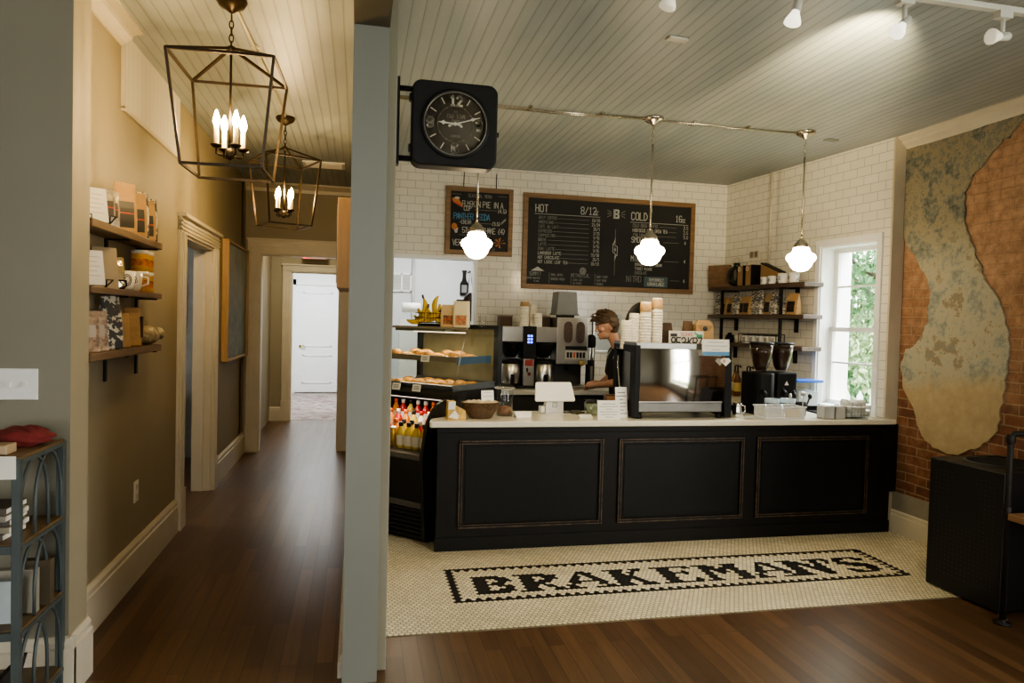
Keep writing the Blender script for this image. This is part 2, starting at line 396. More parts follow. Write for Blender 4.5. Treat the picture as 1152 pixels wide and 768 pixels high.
def hex_floor():
    P, RW = .0305, .0264; R = P/math.sqrt(3)*.875
    X0, Y0 = .165, 3.66
    rows = {
 'B': ["######..", "#######.", "###..###", "###..###", "###.###.", "######..", "###..###", "###...##", "###..###", "########", "#######."],
 'R': ["#######..", ".########", ".###..###", ".###..###", ".###.###.", ".######..", ".#####...", ".###.##..", ".###..##.", ".###...##", "#####..###"],
 'A': ["....##...", "...####..", "...#.##..", "..##.##..", "..##..##.", ".##...##.", ".########", ".##....##", "##.....##", "##......##", "####..####"],
 'K': ["#####.###", ".###..##.", ".###.##..", ".###.#...", ".#####...", ".#####...", ".######..", ".###.##..", ".###..##.", ".###..###", "#####.####"],
 'E': ["#########", ".###...##", ".###.....", ".###..#..", ".#######.", ".###..#..", ".###.....", ".###.....", ".###....#", ".###...##", "#########"],
 'M': ["####...####", ".####..###.", ".####.####.", ".#########.", ".##.###.##.", ".##.###.###", ".##..#..###", ".##.....###", ".##.....###", ".##.....###", "####...####"],
 'N': ["####...####", ".####...##.", ".#####..##.", ".######.##.", ".###.##.##.", ".###.#####.", ".###..####.", ".###..####.", ".###...###.", ".###...###.", "#####...##."],
 "'": ["##", "##", ".#", "#."] + [".."]*7,
 'S': [".######.", "###..###", "##....##", "###.....", "######..", ".######.", "...#####", ".....###", "##...###", "###..###", ".######."]}
    j0 = round((4.035-Y0)/RW); j1 = round((4.565-Y0)/RW); i0 = round((.585-X0)/P); i1 = round((3.665-X0)/P)
    black = set()
    for i in range(i0, i1+1):
        black |= {(i, j0), (i, j1)}
        if i % 2 == 0: black |= {(i, j0+1), (i, j1-1)}
    for j in range(j0, j1+1):
        black |= {(i0, j), (i1, j)}
        if j % 2 == 0: black |= {(i0+1, j), (i1-1, j)}
    jb = round((4.125-Y0)/RW)
    for ch, x in (('B', .75), ('R', 1.03), ('A', 1.32), ('K', 1.63), ('E', 1.95), ('M', 2.27), ('A', 2.64), ('N', 2.91), ("'", 3.255), ('S', 3.345)):
        ib = round((x-X0)/P)
        for rr, line in enumerate(rows[ch]):
            for cc, q in enumerate(line):
                if q == '#': black.add((ib+cc, jb+10-rr))
    g = G(); g.box(.155, 4.31, 3.64, 5.9, -.01, .0025, grout)
    for j in range(0, 84):
        y = Y0+j*RW
        for i in range(0, 137):
            x = X0+i*P+(P/2 if j % 2 else 0)
            if x > 4.30 or (y > 5.12 and x > .7): continue
            g.add([(x+R*math.sin(PI/3*k), y+R*math.cos(PI/3*k), .0045) for k in range(6)], [(5, 4, 3, 2, 1, 0)], hex_b if (i, j) in black else hex_w)
    return struct(g, 'floor_tile')
hex_floor()

# back wall with the opening into the kitchen
YB = 7.2
g = G()
g.box(.115, .27, YB, YB+.12, 0, CEIL, tile_x); g.box(.27, 1.18, YB, YB+.12, 2.29, CEIL, tile_x); g.box(.27, 1.18, YB, YB+.12, 0, .9, tile_x)
g.box(1.18, 4.3, YB, YB+.12, 0, CEIL, tile_x)
struct(g, 'wall_back')
g = G(); g.box(.27, 1.20, YB-.015, YB+.13, 2.265, 2.295, whitep); g.box(1.165, 1.195, YB-.012, YB+.13, .9, 2.27, whitep); g.box(.26, .285, YB-.01, YB+.13, .9, 2.27, whitep)
struct(g, 'trim_1')

# right walls
wf0 = M('front_wall_paint', (.36, .34, .28), .6, var=.04)
g = G(); g.box(XB, XB+.15, -3.2, -.7, 0, CEIL, wf0); g.box(XB, XB+.15, 1.5, 2.3, 0, CEIL, wf0); g.box(XB, XB+.15, 2.3, 5.0, 0, CEIL, brick); g.box(XB, XB+.15, -.7, 1.5, 0, .45, wf0); g.box(XB, XB+.15, -.7, 1.5, 2.6, CEIL, wf0); struct(g, 'wall_right')
g = G(); g.box(XB-.02, XB+.02, -.8, -.7, .4, 2.7, trimw); g.box(XB-.02, XB+.02, 1.5, 1.6, .4, 2.7, trimw); g.box(XB-.02, XB+.02, -.8, 1.6, 2.6, 2.7, trimw); g.box(XB-.05, XB+.02, -.8, 1.6, .40, .45, trimw)
g.box(XB+.07, XB+.1, -.7, 1.5, 1.65, 1.70, trimw); g.box(XB+.07, XB+.1, .38, .42, .45, 2.6, trimw); struct(g, 'window_4')
def onbrick(Y, z): return (XB, Y, z)
poly = [(4.96, 3.13), (4.72, 3.12), (4.6, 3.12), (4.3, 3.12), (3.96, 3.14), (3.90, 3.12)]
PX = [(1136, 154), (1122, 166), (1108.4, 184), (1094.8, 201), (1087, 215), (1086, 235), (1088, 255), (1096, 276), (1110, 315), (1126.6, 341), (1136, 373.6), (1137, 395), (1135, 412.7), (1131, 440), (1126.6, 464.8), (1123, 484), (1112, 497), (1104, 504), (1090, 507), (1077.7, 510), (1064, 509), (1051.7, 504), (1042, 495), (1035.4, 484), (1031, 470), (1029, 458), (1022, 448), (1019, 439), (1014, 413), (1018, 396), (1032, 386.6), (1040, 372), (1045, 360.6), (1048.4, 328), (1044, 314), (1038.6, 302), (1030, 288), (1022.3, 276)]
def px_to_brick(x, y):
    # outline traced on the wall plane, in metres
    f = 792.9; yaw, pit, rol = (math.radians(a) for a in (12.386, -1.658, 1.478))
    fw = Vector((math.sin(yaw)*math.cos(pit), math.cos(yaw)*math.cos(pit), math.sin(pit))); r0 = Vector((math.cos(yaw), -math.sin(yaw), 0)); u0 = r0.cross(fw)
    r = math.cos(rol)*r0+math.sin(rol)*u0; u = -math.sin(rol)*r0+math.cos(rol)*u0
    d = fw*f+r*(x-576)-u*(y-384); t = XB/d.x
    return (d.y*t, H+d.z*t)
poly += [px_to_brick(*p) for p in PX] + [(4.985, 2.45), (4.985, 2.8)]
rnd = random.Random(3); jag = []
for i, p in enumerate(poly):
    q = poly[(i+1) % len(poly)]; n_ = max(1, int(math.dist(p, q)/.035))
    for k in range(n_):
        t = k/n_; j = 0 if p[1] > 3.1 or p[0] > 4.95 else .012
        jag.append((p[0]+(q[0]-p[0])*t+rnd.uniform(-j, j), p[1]+(q[1]-p[1])*t+rnd.uniform(-j, j)))
g = G(); g.prism(jag, XB-.014, XB+.02, plaster, 'x')
o = g.obj('plaster_patch', bpy.data.objects['wall_right']); o['label'] = 'torn patch of old green and cream plaster left on the brick'

# tiled wall on the right, furred out and slightly out of square, with the window
TA = Vector((4.23, 4.97, 0)); TB = Vector((3.99, 7.2, 0)); TL = (TB-TA).length; TR = math.atan2((TB-TA).y, (TB-TA).x)+PI
# local frame: +x runs toward the camera end, -y faces the room
WX0, WX1, WZ0, WZ1 = -.775, -.125, .95, 2.40
g = G()
g.box(-TL-.1, WX0, 0, .34, 0, CEIL, tile_l); g.box(WX1, 0, 0, .34, 0, CEIL, tile_l)
g.box(WX0, WX1, 0, .34, WZ1, CEIL, tile_l); g.box(WX0, WX1, 0, .34, 0, WZ0, tile_l)
struct(g, 'wall_tiled', None, 0, TA, TR)
g = G(); g.box(4.225, XB+.02, 4.955, 4.975, 0, CEIL, beige); struct(g, 'trim_2')
def tiled(x, y, z):
    return Matrix.Translation(TA) @ Matrix.Rotation(TR, 4, 'Z') @ Vector((x, y, z))
# window
g = G()
for (x0, x1, z0, z1) in ((WX0-.05, WX0, WZ0-.02, WZ1+.06), (WX1, WX1+.05, WZ0-.02, WZ1+.06), (WX0, WX1, WZ1, WZ1+.06)):
    g.box(x0, x1, -.018, .02, z0, z1, whitep)
g.box(WX0-.0, WX0+.012, 0, .345, WZ0, WZ1, whitep); g.box(WX1-.012, WX1, 0, .345, WZ0, WZ1, whitep); g.box(WX0, WX1, 0, .2, WZ1-.012, WZ1, whitep); g.box(WX0, WX1, -.02, .2, WZ0-.005, WZ0+.02, whitep)
win = struct(g, 'window_1', None, 0, TA, TR)
def sash(z0, z1, y):
    g = G(); a, b = WX0+.012, WX1-.012
    g.box(a, a+.045, y, y+.035, z0, z1, whitep); g.box(b-.045, b, y, y+.035, z0, z1, whitep)
    g.box(a, b, y, y+.035, z0, z0+.04, whitep); g.box(a, b, y, y+.035, z1-.04, z1, whitep)
    zm = (z0+z1)/2+.03; g.box(a, b, y+.008, y+.028, zm-.009, zm+.009, whitep)
    o = g.obj('sash', win)
    G().box(a+.04, b-.04, y+.016, y+.019, z0+.03, z1-.03, glasst).obj('pane', o)
sash(1.63, WZ1-.012, .15); sash(WZ0+.02, 1.67, .11)

# hallway walls
XL = -1.32
g = G()
g.box(XL-.15, XL, 3.5, 5.85, 0, CEIL, taupe); g.box(XL-.15, XL, 5.85, 6.98, 2.25, CEIL, taupe); g.box(XL-.15, XL, 6.98, 12, 0, CEIL, taupe)
struct(g, 'wall_left')
g = G(); g.box(-4.2, -1.18, 3.3, 3.5, 0, CEIL, taupe2); 
g.box(-1.18, -1.179, 3.3, 3.5, 0, CEIL, taupe); struct(g, 'wall_left_front')
g = G(); g.box(-.04, .115, 3.25, 12, 0, CEIL, taupe); g.box(-.04, .1152, 3.2, 3.25, 0, 2.93, pillarm); struct(g, 'wall_divider')
g = G(); g.box(-.04, .115, -1.5, 3.2, 2.93, CEIL, M('beam_dark', (.10, .085, .055), .6)); struct(g, 'beam')
g = G(); g.box(.1155, .158, 3.30, 3.36, 0, CEIL, taupe2); struct(g, 'trim_3', None, .004)
g = G()
g.box(-1.32, -1.15, 8.9, 9.05, 0, CEIL, taupe); g.box(-.22, -.04, 8.9, 9.05, 0, CEIL, taupe); g.box(-1.15, -.22, 8.9, 9.05, 2.38, CEIL, taupe)
struct(g, 'wall_hall_end')
g = G(); g.box(-3.2, -1.02, 11.5, 11.62, 0, CEIL, taupe); g.box(-1.02, -.1, 11.5, 11.62, 2.33, CEIL, taupe); g.box(-.1, .2, 11.5, 11.62, 0, CEIL, taupe)
struct(g, 'wall_second')
g = G(); g.box(-3.2, .3, 15.62, 15.7, 0, CEIL, whitep); g.box(-3.2, -3.1, 11.5, 15.7, 0, CEIL, whitep); g.box(.2, .3, 11.5, 15.7, 0, CEIL, whitep); struct(g, 'wall_far')
# side room beyond the left doorway
g = G(); paleb = M('pale_blue_wall', (.52, .54, .52), .7); g.box(-4.2, -4.1, 3.5, 9, 0, CEIL, paleb); g.box(-4.2, XL, 8.6, 8.7, 0, CEIL, paleb); struct(g, 'wall_side_room')
# front room behind the camera, with two street windows
g = G(); wf = M('front_wall_paint', (.33, .31, .26), .6, var=.04)
g.box(-4.2, -4.1, -3.2, 3.3, 0, CEIL, wf)
for x0, x1 in ((-4.2, -2.6), (-1.2, .2), (1.6, XB)): g.box(x0, x1, -3.3, -3.2, 0, CEIL, wf)
for x0, x1 in ((-2.6, -1.2), (.2, 1.6)): g.box(x0, x1, -3.3, -3.2, 0, .7, wf); g.box(x0, x1, -3.3, -3.2, 2.7, CEIL, wf)
struct(g, 'wall_front')
for i, (x0, x1) in enumerate(((-2.6, -1.2), (.2, 1.6))):
    g = G(); g.box(x0-.1, x0, -3.2, -3.17, .6, 2.8, trimw); g.box(x1, x1+.1, -3.2, -3.17, .6, 2.8, trimw); g.box(x0, x1, -3.2, -3.17, 2.7, 2.8, trimw); g.box(x0, x1, -3.2, -3.1, .64, .7, trimw)
    g.box(x0, x1, -3.26, -3.23, 1.68, 1.73, trimw); g.box((x0+x1)/2-.02, (x0+x1)/2+.02, -3.26, -3.23, .7, 2.7, trimw)
    struct(g, 'window_%d' % (i+2))
# kitchen seen through the opening
g = G(); g.box(.0, 2.2, 9.3, 9.4, 0, CEIL, wallk); g.box(.118, .125, YB+.12, 9.3, 0, CEIL, wallk); g.box(2.1, 2.2, YB+.12, 9.3, 0, CEIL, wallk); struct(g, 'wall_kitchen')

# baseboards, casings, crowns
def base_prof(h=.25, t=.03): return [(0, 0), (t, 0), (t, h-.05), (t-.008, h-.045), (t-.008, h-.02), (t-.02, h), (0, h)]
def base_run(name, p0, p1, h=.25, t=.03, mat=trimw):
    """p0->p1 on the floor; board stands on the left of the run"""
    a = Vector((*p0, 0)); b = Vector((*p1, 0)); d = (b-a); L = d.length; rz = math.atan2(d.y, d.x)
    g = G(); g.prism([(y, z) for y, z in base_prof(h, t)], 0, L, mat, 'x'); return struct(g, name, None, 0, a, rz)
def run_left(name, x, y0, y1, h=.25): # left wall, faces +x: direction -y has left = +x
    return base_run(name, (x, y1), (x, y0), h)
run_left('baseboard_left', XL, 3.5, 5.66); run_left('baseboard_left_far', XL, 7.16, 8.87)
run_left('baseboard_jamb', -1.18, 3.28, 3.5, .26); base_run('baseboard_front', (-1.15, 3.3), (-4.1, 3.3), .26, .03)
base_run('baseboard_right', (XB, 3.0), (XB, 4.95), .20, .035)
g = G(); g.box(4.32, XB+.005, 2.0, 4.95, .19, .335, M('grey_beige_band', (.29, .265, .21), .6)); struct(g, 'trim_4')
base_run('baseboard_second', (-1.155, 11.5), (-3, 11.5), .22, .03)
base_run('baseboard_pillar', (-.04, 3.26), (-.04, 8.8), .12, .02)
def crown(name, x, y0, y1, s, hh=.10, pr=.10):
    pf = [(0, 0), (s*.012, 0), (s*.02, .02), (s*.055, .045), (s*.06, .065), (s*pr, hh-.012), (s*pr, hh), (0, hh)]
    g = G(); g.prism([(x+a, CEIL-hh+b) for a, b in pf], y0, y1, trimw, 'y'); return struct(g, name)
crown('trim_crown_right', XB, -3, 4.955, -1); crown('trim_crown_left', XL, 3.5, 4.38, 1, .09, .11)
g = G(); pf = [(0, 0), (-.02, 0), (-.03, .04), (-.09, .08), (-.09, .1), (0, .1)]
g.prism([(8.9+a, CEIL-.10+b) for a, b in pf], -1.32, -.04, trimw, 'x'); struct(g, 'trim_crown_hall')
# white beadboard boxing high on the left wall
g = G(); g.box(XL, XL+.012, 4.38, 5.66, 2.79, CEIL, bead); g.box(XL, XL+.02, 4.37, 5.66, 2.775, 2.80, trimw); g.box(XL, XL+.02, 4.37, 4.39, 2.79, CEIL, trimw); struct(g, 'trim_beadboard')
def casing_y(name, x, y0, y1, ztop, w=.16, s=1):
    """door casing on a wall in a plane of constant x, facing +x"""
    g = G()
    for a, b in ((y0-w, y0), (y1, y1+w)):
        g.box(x, x+.022, a, b, .30, ztop, trimw)
        for k in (.2, .5, .8): g.box(x, x+.034, a+w*k-.014, a+w*k+.014, .30, ztop, trimw)
        g.box(x, x+.042, a-.004, b+.004, 0, .30, trimw)
    g.box(x, x+.026, y0-w, y1+w, ztop, ztop+.12, trimw)
    for k in (.02, .05, .08): g.box(x, x+.036, y0-w, y1+w, ztop+k, ztop+k+.014, trimw)
    g.box(x, x+.06, y0-w-.015, y1+w+.015, ztop+.12, ztop+.145, trimw)
    # jamb lining
    g.box(x-.16, x+.004, y0-.001, y0+.02, 0, ztop, trimw); g.box(x-.16, x+.004, y1-.02, y1+.001, 0, ztop, trimw); g.box(x-.16, x+.004, y0, y1, ztop-.02, ztop, trimw)
    g.box(x-.10, x-.06, y1-.035, y1-.02, 0, ztop, trimw)
    return struct(g, name)
casing_y('door_1', XL, 5.85, 6.98, 2.25)
def casing_x(name, y, x0, x1, ztop, w, hw, depth=.16):
    g = G()
    for a, b in ((x0-w, x0), (x1, x1+w)):
        g.box(a, b, y-.022, y, .30, ztop, trimw)
        for k in (.2, .5, .8): g.box(a+w*k-.012, a+w*k+.012, y-.034, y, .30, ztop, trimw)
        g.box(a-.004, b+.004, y-.042, y, 0, .32, trimw)
    g.box(x0-w, x1+w, y-.026, y, ztop, ztop+hw, trimw)
    for k in (.25, .55, .85): g.box(x0-w, x1+w, y-.036, y, ztop+hw*k-.01, ztop+hw*k+.006, trimw)
    g.box(x0-w-.012, x1+w+.012, y-.05, y, ztop+hw, ztop+hw+.02, trimw)
    g.box(x0-.001, x0+.015, y-.004, y+depth, 0, ztop, trimw); g.box(x1-.015, x1+.001, y-.004, y+depth, 0, ztop, trimw); g.box(x0, x1, y-.004, y+depth, ztop-.015, ztop, trimw)
    return struct(g, name)
casing_x('door_2', 8.9, -1.15, -.22, 2.38, .14, .16); casing_x('door_3', 11.5, -1.02, -.1, 2.33, .13, .10, .14)
# far white panelled door
g = G(); wd = M('white_door_paint', (.80, .81, .80), .4, var=.02)
g.box(-1.28, -.39, 15.55, 15.59, .03, 2.29, wd)
def inset(gx, x0, x1, z0, z1, y):
    for a, b, c, d in ((x0, x1, z0, z0+.025), (x0, x1, z1-.025, z1), (x0, x0+.025, z0, z1), (x1-.025, x1, z0, z1)): gx.box(a, b, y-.012, y, c, d, wd)
inset(g, -1.13, -.54, 1.0, 2.15, 15.55); inset(g, -1.13, -.54, .22, .82, 15.55)
d4 = struct(g, 'door_4')
g = G(); g.box(-1.42, -1.28, 15.56, 15.62, 0, 2.42, whitep); g.box(-.39, -.25, 15.56, 15.62, 0, 2.42, whitep); g.box(-1.42, -.25, 15.56, 15.62, 2.30, 2.45, whitep); g.obj('frame', d4)
g = G(); g.lathe([(.03, 0), (.03, .008), (.012, .01), (.012, .04)], M('aged_brass', (.5, .36, .14), .3, 1), (0, 0, 0), 14, T=RT((-1.18, 15.55, 1.0), 0, PI/2))
g.tube([(-1.18, 15.51, 1.0), (-1.13, 15.505, 1.0), (-1.07, 15.51, .995)], .011, MATS['aged_brass']); o = g.obj('door_handle', d4); o['label'] = 'brass lever handle'

# ------------------------------------------------------------------ counter
FC = 4.942
CT = [(.53, 5.07), (.505, 4.925), (.515, 4.905), (4.285, 4.895), (4.285, 5.5), (4.16, 5.52), (4.01, 6.95), (3.55, 6.95), (3.55, 5.5), (.95, 5.5)]
cnt = thing('service_counter', 'long black panelled coffee counter with rubbed edges, behind the tiled name', 'counter', (0, 0, 0))
g = G(); bodyp = [(.565, FC), (4.285, FC), (4.285, 5.46), (4.05, 5.5), (3.95, 6.9), (3.6, 6.9), (3.6, 5.46), (.965, 5.46), (.572, 5.07)]
g.prism(bodyp, 0, .89, blackp, 'z'); g.obj('cabinet', cnt, .004)
g = G(); g.prism(CT, .89, .932, quartz, 'z'); o = g.obj('worktop', cnt, .008, 3); o['label'] = 'cream stone worktop'
g = G()
for x0, x1 in ((.72, 1.80), (1.92, 2.95), (3.06, 4.06)):
    for a, b, c, d in ((x0, x1, .165, .195), (x0, x1, .765, .795), (x0, x0+.03, .165, .795), (x1-.03, x1, .165, .795)):
        g.box(a, b, FC-.018, FC, c, d, blackp)
        hz = b-a > .1
        g.box(a if hz else (a+.002 if a < x0+.01 else b-.008), b if hz else (a+.008 if a < x0+.01 else b-.002), FC-.0205, FC-.0175, (c+.002 if c < .5 else d-.008) if hz else c, (c+.008 if c < .5 else d-.002) if hz else d, edgew)
        g.box(a if hz else (a+.022 if a < x0+.01 else b-.026), b if hz else (a+.026 if a < x0+.01 else b-.022), FC-.0205, FC-.0175, (c+.022 if c < .5 else d-.026) if hz else c, (c+.026 if c < .5 else d-.022) if hz else d, edgew)
    g2 = G(); g2.box(x0+.05, x1-.05, FC-.006, FC+.002, .215, .745, M('panel_black', (.0055, .0062, .0062), .45, Specular__IOR__Level=.25)); g2.obj('panel', cnt)
g.obj('panel_moulding', cnt)
g = G(); g.box(.56, 4.285, FC-.012, FC, .0, .10, blackp); g.box(.56, 4.285, FC-.012, FC, .85, .89, blackp); g.obj('rail', cnt, .003)
g = G(); g.box(4.20, 4.335, FC-.014, 5.0, .335, .889, blackp); g.obj('end_panel', cnt, .004)

# back counter along the tiled back wall
bc = thing('back_counter', 'low back counter with grey stone top against tiled back wall', 'counter', (0, 0, 0))
g = G(); g.box(1.15, 3.5, 6.5, YB-.01, 0, .955, M('dark_cabinet', (.018, .016, .014), .5)); g.obj('cabinet', bc)
g = G(); g.box(1.12, 3.52, 6.46, YB-.004, .955, 1.0, greyq); g.obj('worktop', bc, .006)

# ------------------------------------------------------------------ pastry case (rotated 45 degrees)
case = thing('pastry_case', 'black glass-fronted pastry case with open drinks cooler below', 'display case', (.51, 5.10, 0), -PI/4)
W = .88; DB = .96
sp = [(.0, .03), (-.03, .36), (-.05, .62), (-.03, .745), (0, .87), (.05, .96), (.12, 1.02), (.2, 1.05), (DB, 1.05), (DB, .03)]
def smoothcurve(pts, n=6):
    out = []
    for i in range(len(pts)-1):
        p0 = pts[max(i-1, 0)]; p1 = pts[i]; p2 = pts[i+1]; p3 = pts[min(i+2, len(pts)-1)]
        for k in range(n):
            t = k/n
            out.append(tuple(.5*((2*p1[j])+(-p0[j]+p2[j])*t+(2*p0[j]-5*p1[j]+4*p2[j]-p3[j])*t*t+(-p0[j]+3*p1[j]-3*p2[j]+p3[j])*t**3) for j in range(2)))
    return out+[pts[-1]]
sp2 = smoothcurve(sp[:8])+sp[8:]
cb = M('case_black', (.011, .010, .0095), .3)
g = G(); g.prism(sp2, -.03, 0, cb, 'x'); g.obj('side_panel', case, .003)
LW = .53   # the left end of the base runs along the hall wall, so its width grows with depth
def slab(g, y0, y1, z0, z1, mat, x1=-.03): g.prism([(x1, y0), (x1, y1), (-min(W-.03, LW+y1), y1), (-min(W-.03, LW+y0), y0)], z0, z1, mat, 'z')
g = G(); g.prism([(-LW-.02, 0), (-W, .33), (-W, DB), (-W+.025, DB), (-W+.025, .34), (-LW, .02)], .03, 1.05, cb, 'z'); g.obj('side_panel', case, .002)
lg = M('lip_grey', (.10, .09, .08), .35)
g = G(); slab(g, .02, .06, .30, .62, cb); slab(g, -.02, .08, .615, .655, lg); slab(g, .0, .08, .255, .30, lg)
g.obj('front_panel', case, .004)
g = G()
for k in range(7): slab(g, .02+.004*(k % 2), .05, .03+k*.032, .05+k*.032, cb)
slab(g, .05, .08, .0, .26, blk); slab(g, .06, DB-.05, 0, .03, blk, -.02); g.obj('grille', case)
g = G(); slab(g, .06, DB-.05, .62, .655, cooler_in); slab(g, DB-.08, DB-.03, .62, 1.04, cooler_in)
slab(g, .30, DB-.08, .655, .715, cooler_in); slab(g, .46, DB-.08, .715, .775, cooler_in); g.obj('cooler_shelf', case)
g = G(); slab(g, .30, .308, 1.022, 1.03, EM('dim_led', (1, .8, .68), .9)); o = g.obj('cooler_light', case)
g = G(); g.prism([(.29, 1.03), (DB, 1.03), (DB, 1.10), (.31, 1.10), (.29, 1.07)], -W, 0, cb, 'x'); g.obj('deck_base', case, .004)
ts = M('tray_steel', (.16, .18, .185), .35, .6)
g = G(); g.prism([(.335, 1.085), (.30, 1.14), (.32, 1.145), (.36, 1.105), (DB-.12, 1.105), (DB-.08, 1.145), (DB-.06, 1.145), (DB-.1, 1.085)], -W+.02, -.02, ts, 'x'); g.box(-.035, -.02, .32, DB-.07, 1.09, 1.145, ts); g.obj('deck_tray', case, .003)
g = G(); g.box(-W+.05, -.05, .36, DB-.14, 1.106, 1.112, M('wax_paper', (.78, .72, .56), .6)); g.obj('tray_liner', case)
g = G(); g.box(-W+.04, -.05, .40, DB-.1, 1.335, 1.345, M('shelf_brown', (.14, .115, .085), .4)); g.box(-W+.04, -.05, .395, .405, 1.315, 1.36, MATS['shelf_brown']); sh = g.obj('glass_shelf', case, .002)
g = G(); g.box(-.05, -.045, .40, DB-.1, 1.30, 1.36, M('blue_edge', (.04, .085, .14), .25)); g.obj('shelf_edge', sh)
g = G(); g.box(-W+.06, -.07, .42, DB-.14, 1.346, 1.352, MATS['wax_paper']); g.obj('shelf_liner', case)
gl = GLASS('case_glass', (.93, .965, .945), .7)
g = G(); a, b = (.32, 1.15), (.47, 1.575)
g.add([(-W+.01, a[0], a[1]), (-.01, a[0], a[1]), (-.01, b[0], b[1]), (-W+.01, b[0], b[1])], [(0, 1, 2, 3)], gl); o = g.obj('front_glass', case)
for x in (-.012, -W+.012): g = G(); g.add([(x, a[0], a[1]), (x, DB-.06, a[1]), (x, DB-.06, 1.575), (x, b[0], b[1])], [(0, 1, 2, 3)], gl); g.obj('side_glass', case)
g = G(); g.box(-W, 0, .46, DB, 1.577, 1.585, gl); g.obj('top_glass', case)
g = G()
g.tube([(-.012, a[0], a[1]), (-.012, b[0], b[1])], .004, steeld, 6); g.tube([(-W+.012, a[0], a[1]), (-W+.012, b[0], b[1])], .004, steeld, 6); g.box(-W, 0, .455, .465, 1.572, 1.59, steeld); g.obj('glass_edge', case)
g = G()
for x in (-.05, -W): g.box(x, x+.05, DB-.06, DB, 1.05, 1.61, M('post_black', (.012, .015, .018), .4))
pb = MATS['post_black']; g.box(-W, 0, DB-.05, DB, 1.575, 1.61, pb); g.obj('back_frame', case, .003)
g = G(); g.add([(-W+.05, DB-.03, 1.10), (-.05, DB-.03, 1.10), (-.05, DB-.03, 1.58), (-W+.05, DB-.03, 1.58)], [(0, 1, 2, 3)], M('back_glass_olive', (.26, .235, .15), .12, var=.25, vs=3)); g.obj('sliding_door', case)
g = G(); g.box(-W+.1, -.25, .50, .60, 1.548, 1.575, M('lamp_hood', (.10, .10, .07), .5)); g.box(-W+.30, -.06, .50, .515, 1.543, 1.55, led_e); g.obj('lamp_bar', case)
def ptag(x, y, z, tilt=-.4, w=.085, h=.055):
    g = G(); g.box(-w/2, w/2, -.001, .001, -h/2, h/2, paper)
    for k in range(3): g.seg((-w*.32, h*.2-k*h*.2), (w*.3, h*.2-k*h*.2), .004, inkd, RT((0, -.002, 0)))
    return g, (x, y, z), tilt
for i, (x, y, z) in enumerate(((-.36, .292, 1.105), (-.57, .292, 1.105), (-.36, .39, 1.335))):
    gg, l, t = ptag(x, y, z); o = gg.obj('price_tag', case); o.location = l; o.rotation_euler = (t*.5, 0, 0)
def cpt(x, y, z):  # case frame to room
    return Matrix.Translation((.51, 5.10, 0)) @ Matrix.Rotation(-PI/4, 4, 'Z') @ Vector((x, y, z))
# pastries
def croissant():
    g = G(); pts = []; R = []
    for k in range(11):
        t = (k-5)/5; pts.append((t*.055, .028*t*t, .022)); R.append(.024*(1-.72*abs(t)**1.5)*(1+.10*(k % 2)))
    g.tube(pts, R, pastry, 10); return g
def scone():
    g = G(); g.lathe([(.0, 0), (.042, .0), (.05, .012), (.044, .03), (.022, .042), (0, .045)], pastry, (0, 0, 0), 12); return g
def cookie():
    g = G(); g.lathe([(0, 0), (.045, 0), (.05, .007), (.04, .015), (0, .018)], pastry, (0, 0, 0), 14); return g
pro = {}
rows = []
for r_ in range(3):
    for c_ in range(7): rows.append(('lower deck', -.10-c_*.112, .43+r_*.12, 1.112, ('croissant', 'cookie', 'scone')[(c_+r_) % 3] if c_ > 3 else 'croissant'))
for r_ in range(3):
    for c_ in range(6): rows.append(('upper shelf', -.16-c_*.115, .47+r_*.12, 1.352, ('croissant', 'scone', 'cookie')[(c_*2+r_) % 3]))
ordn = ['first', 'second', 'third', 'fourth', 'fifth', 'sixth', 'seventh']
cnts = {}
for lvl, x, y, z, kind in rows:
    r_ = round((y-(.43 if lvl[0] == 'l' else .47))/.12); c_ = round((-x-(.10 if lvl[0] == 'l' else .16))/(.112 if lvl[0] == 'l' else .115))
    lab = 'golden %s on the pastry case %s, %s row, %s from the right' % (kind, lvl, ('front', 'middle', 'back')[r_], ordn[c_])
    if kind not in pro:
        o = {'croissant': croissant, 'scone': scone, 'cookie': cookie}[kind]().obj(kind); pro[kind] = o
    else: o = pro[kind].copy(); C.objects.link(o)
    tag(o, lab, 'pastry', 'pastries in the glass case'); o.location = cpt(x, y, z); o.rotation_euler = (0, 0, random.uniform(-.9, .6))
# bottles and cans in the cooler
def bottle_proto(name, juice, cap, label):
    t = thing(name, '', 'bottle', group='drinks in the open cooler')
    g = G(); g.lathe([(.0, 0), (.03, 0), (.033, .01), (.033, .11), (.028, .135), (.015, .158), (.014, .175), (0, .175)], M(juice[0], juice[1], .15, var=.1), n=16); g.obj('bottle_body', t)
    g = G(); g.lathe([(.0338, .025), (.0338, .10)], M(label[0], label[1], .6), n=16); g.obj('paper_label', t)
    g = G(); g.lathe([(0, .200), (.0165, .200), (.0175, .196), (.0175, .168), (0, .168)], M(cap[0], cap[1], .4), n=14); g.obj('cap', t)
    return t
def can_proto():
    t = thing('drink_can', '', 'can', group='drinks in the open cooler')
    g = G(); g.lathe([(0, .0), (.024, 0), (.03, .012), (.03, .135), (.025, .15)], M('gold_can', (.45, .29, .07), .3, .7, var=.2, vs=30), n=18); g.obj('can_body', t)
    g = G(); g.lathe([(0, .15), (.022, .15), (.025, .154), (.025, .148)], steel, n=18); g.obj('can_lid', t); return t
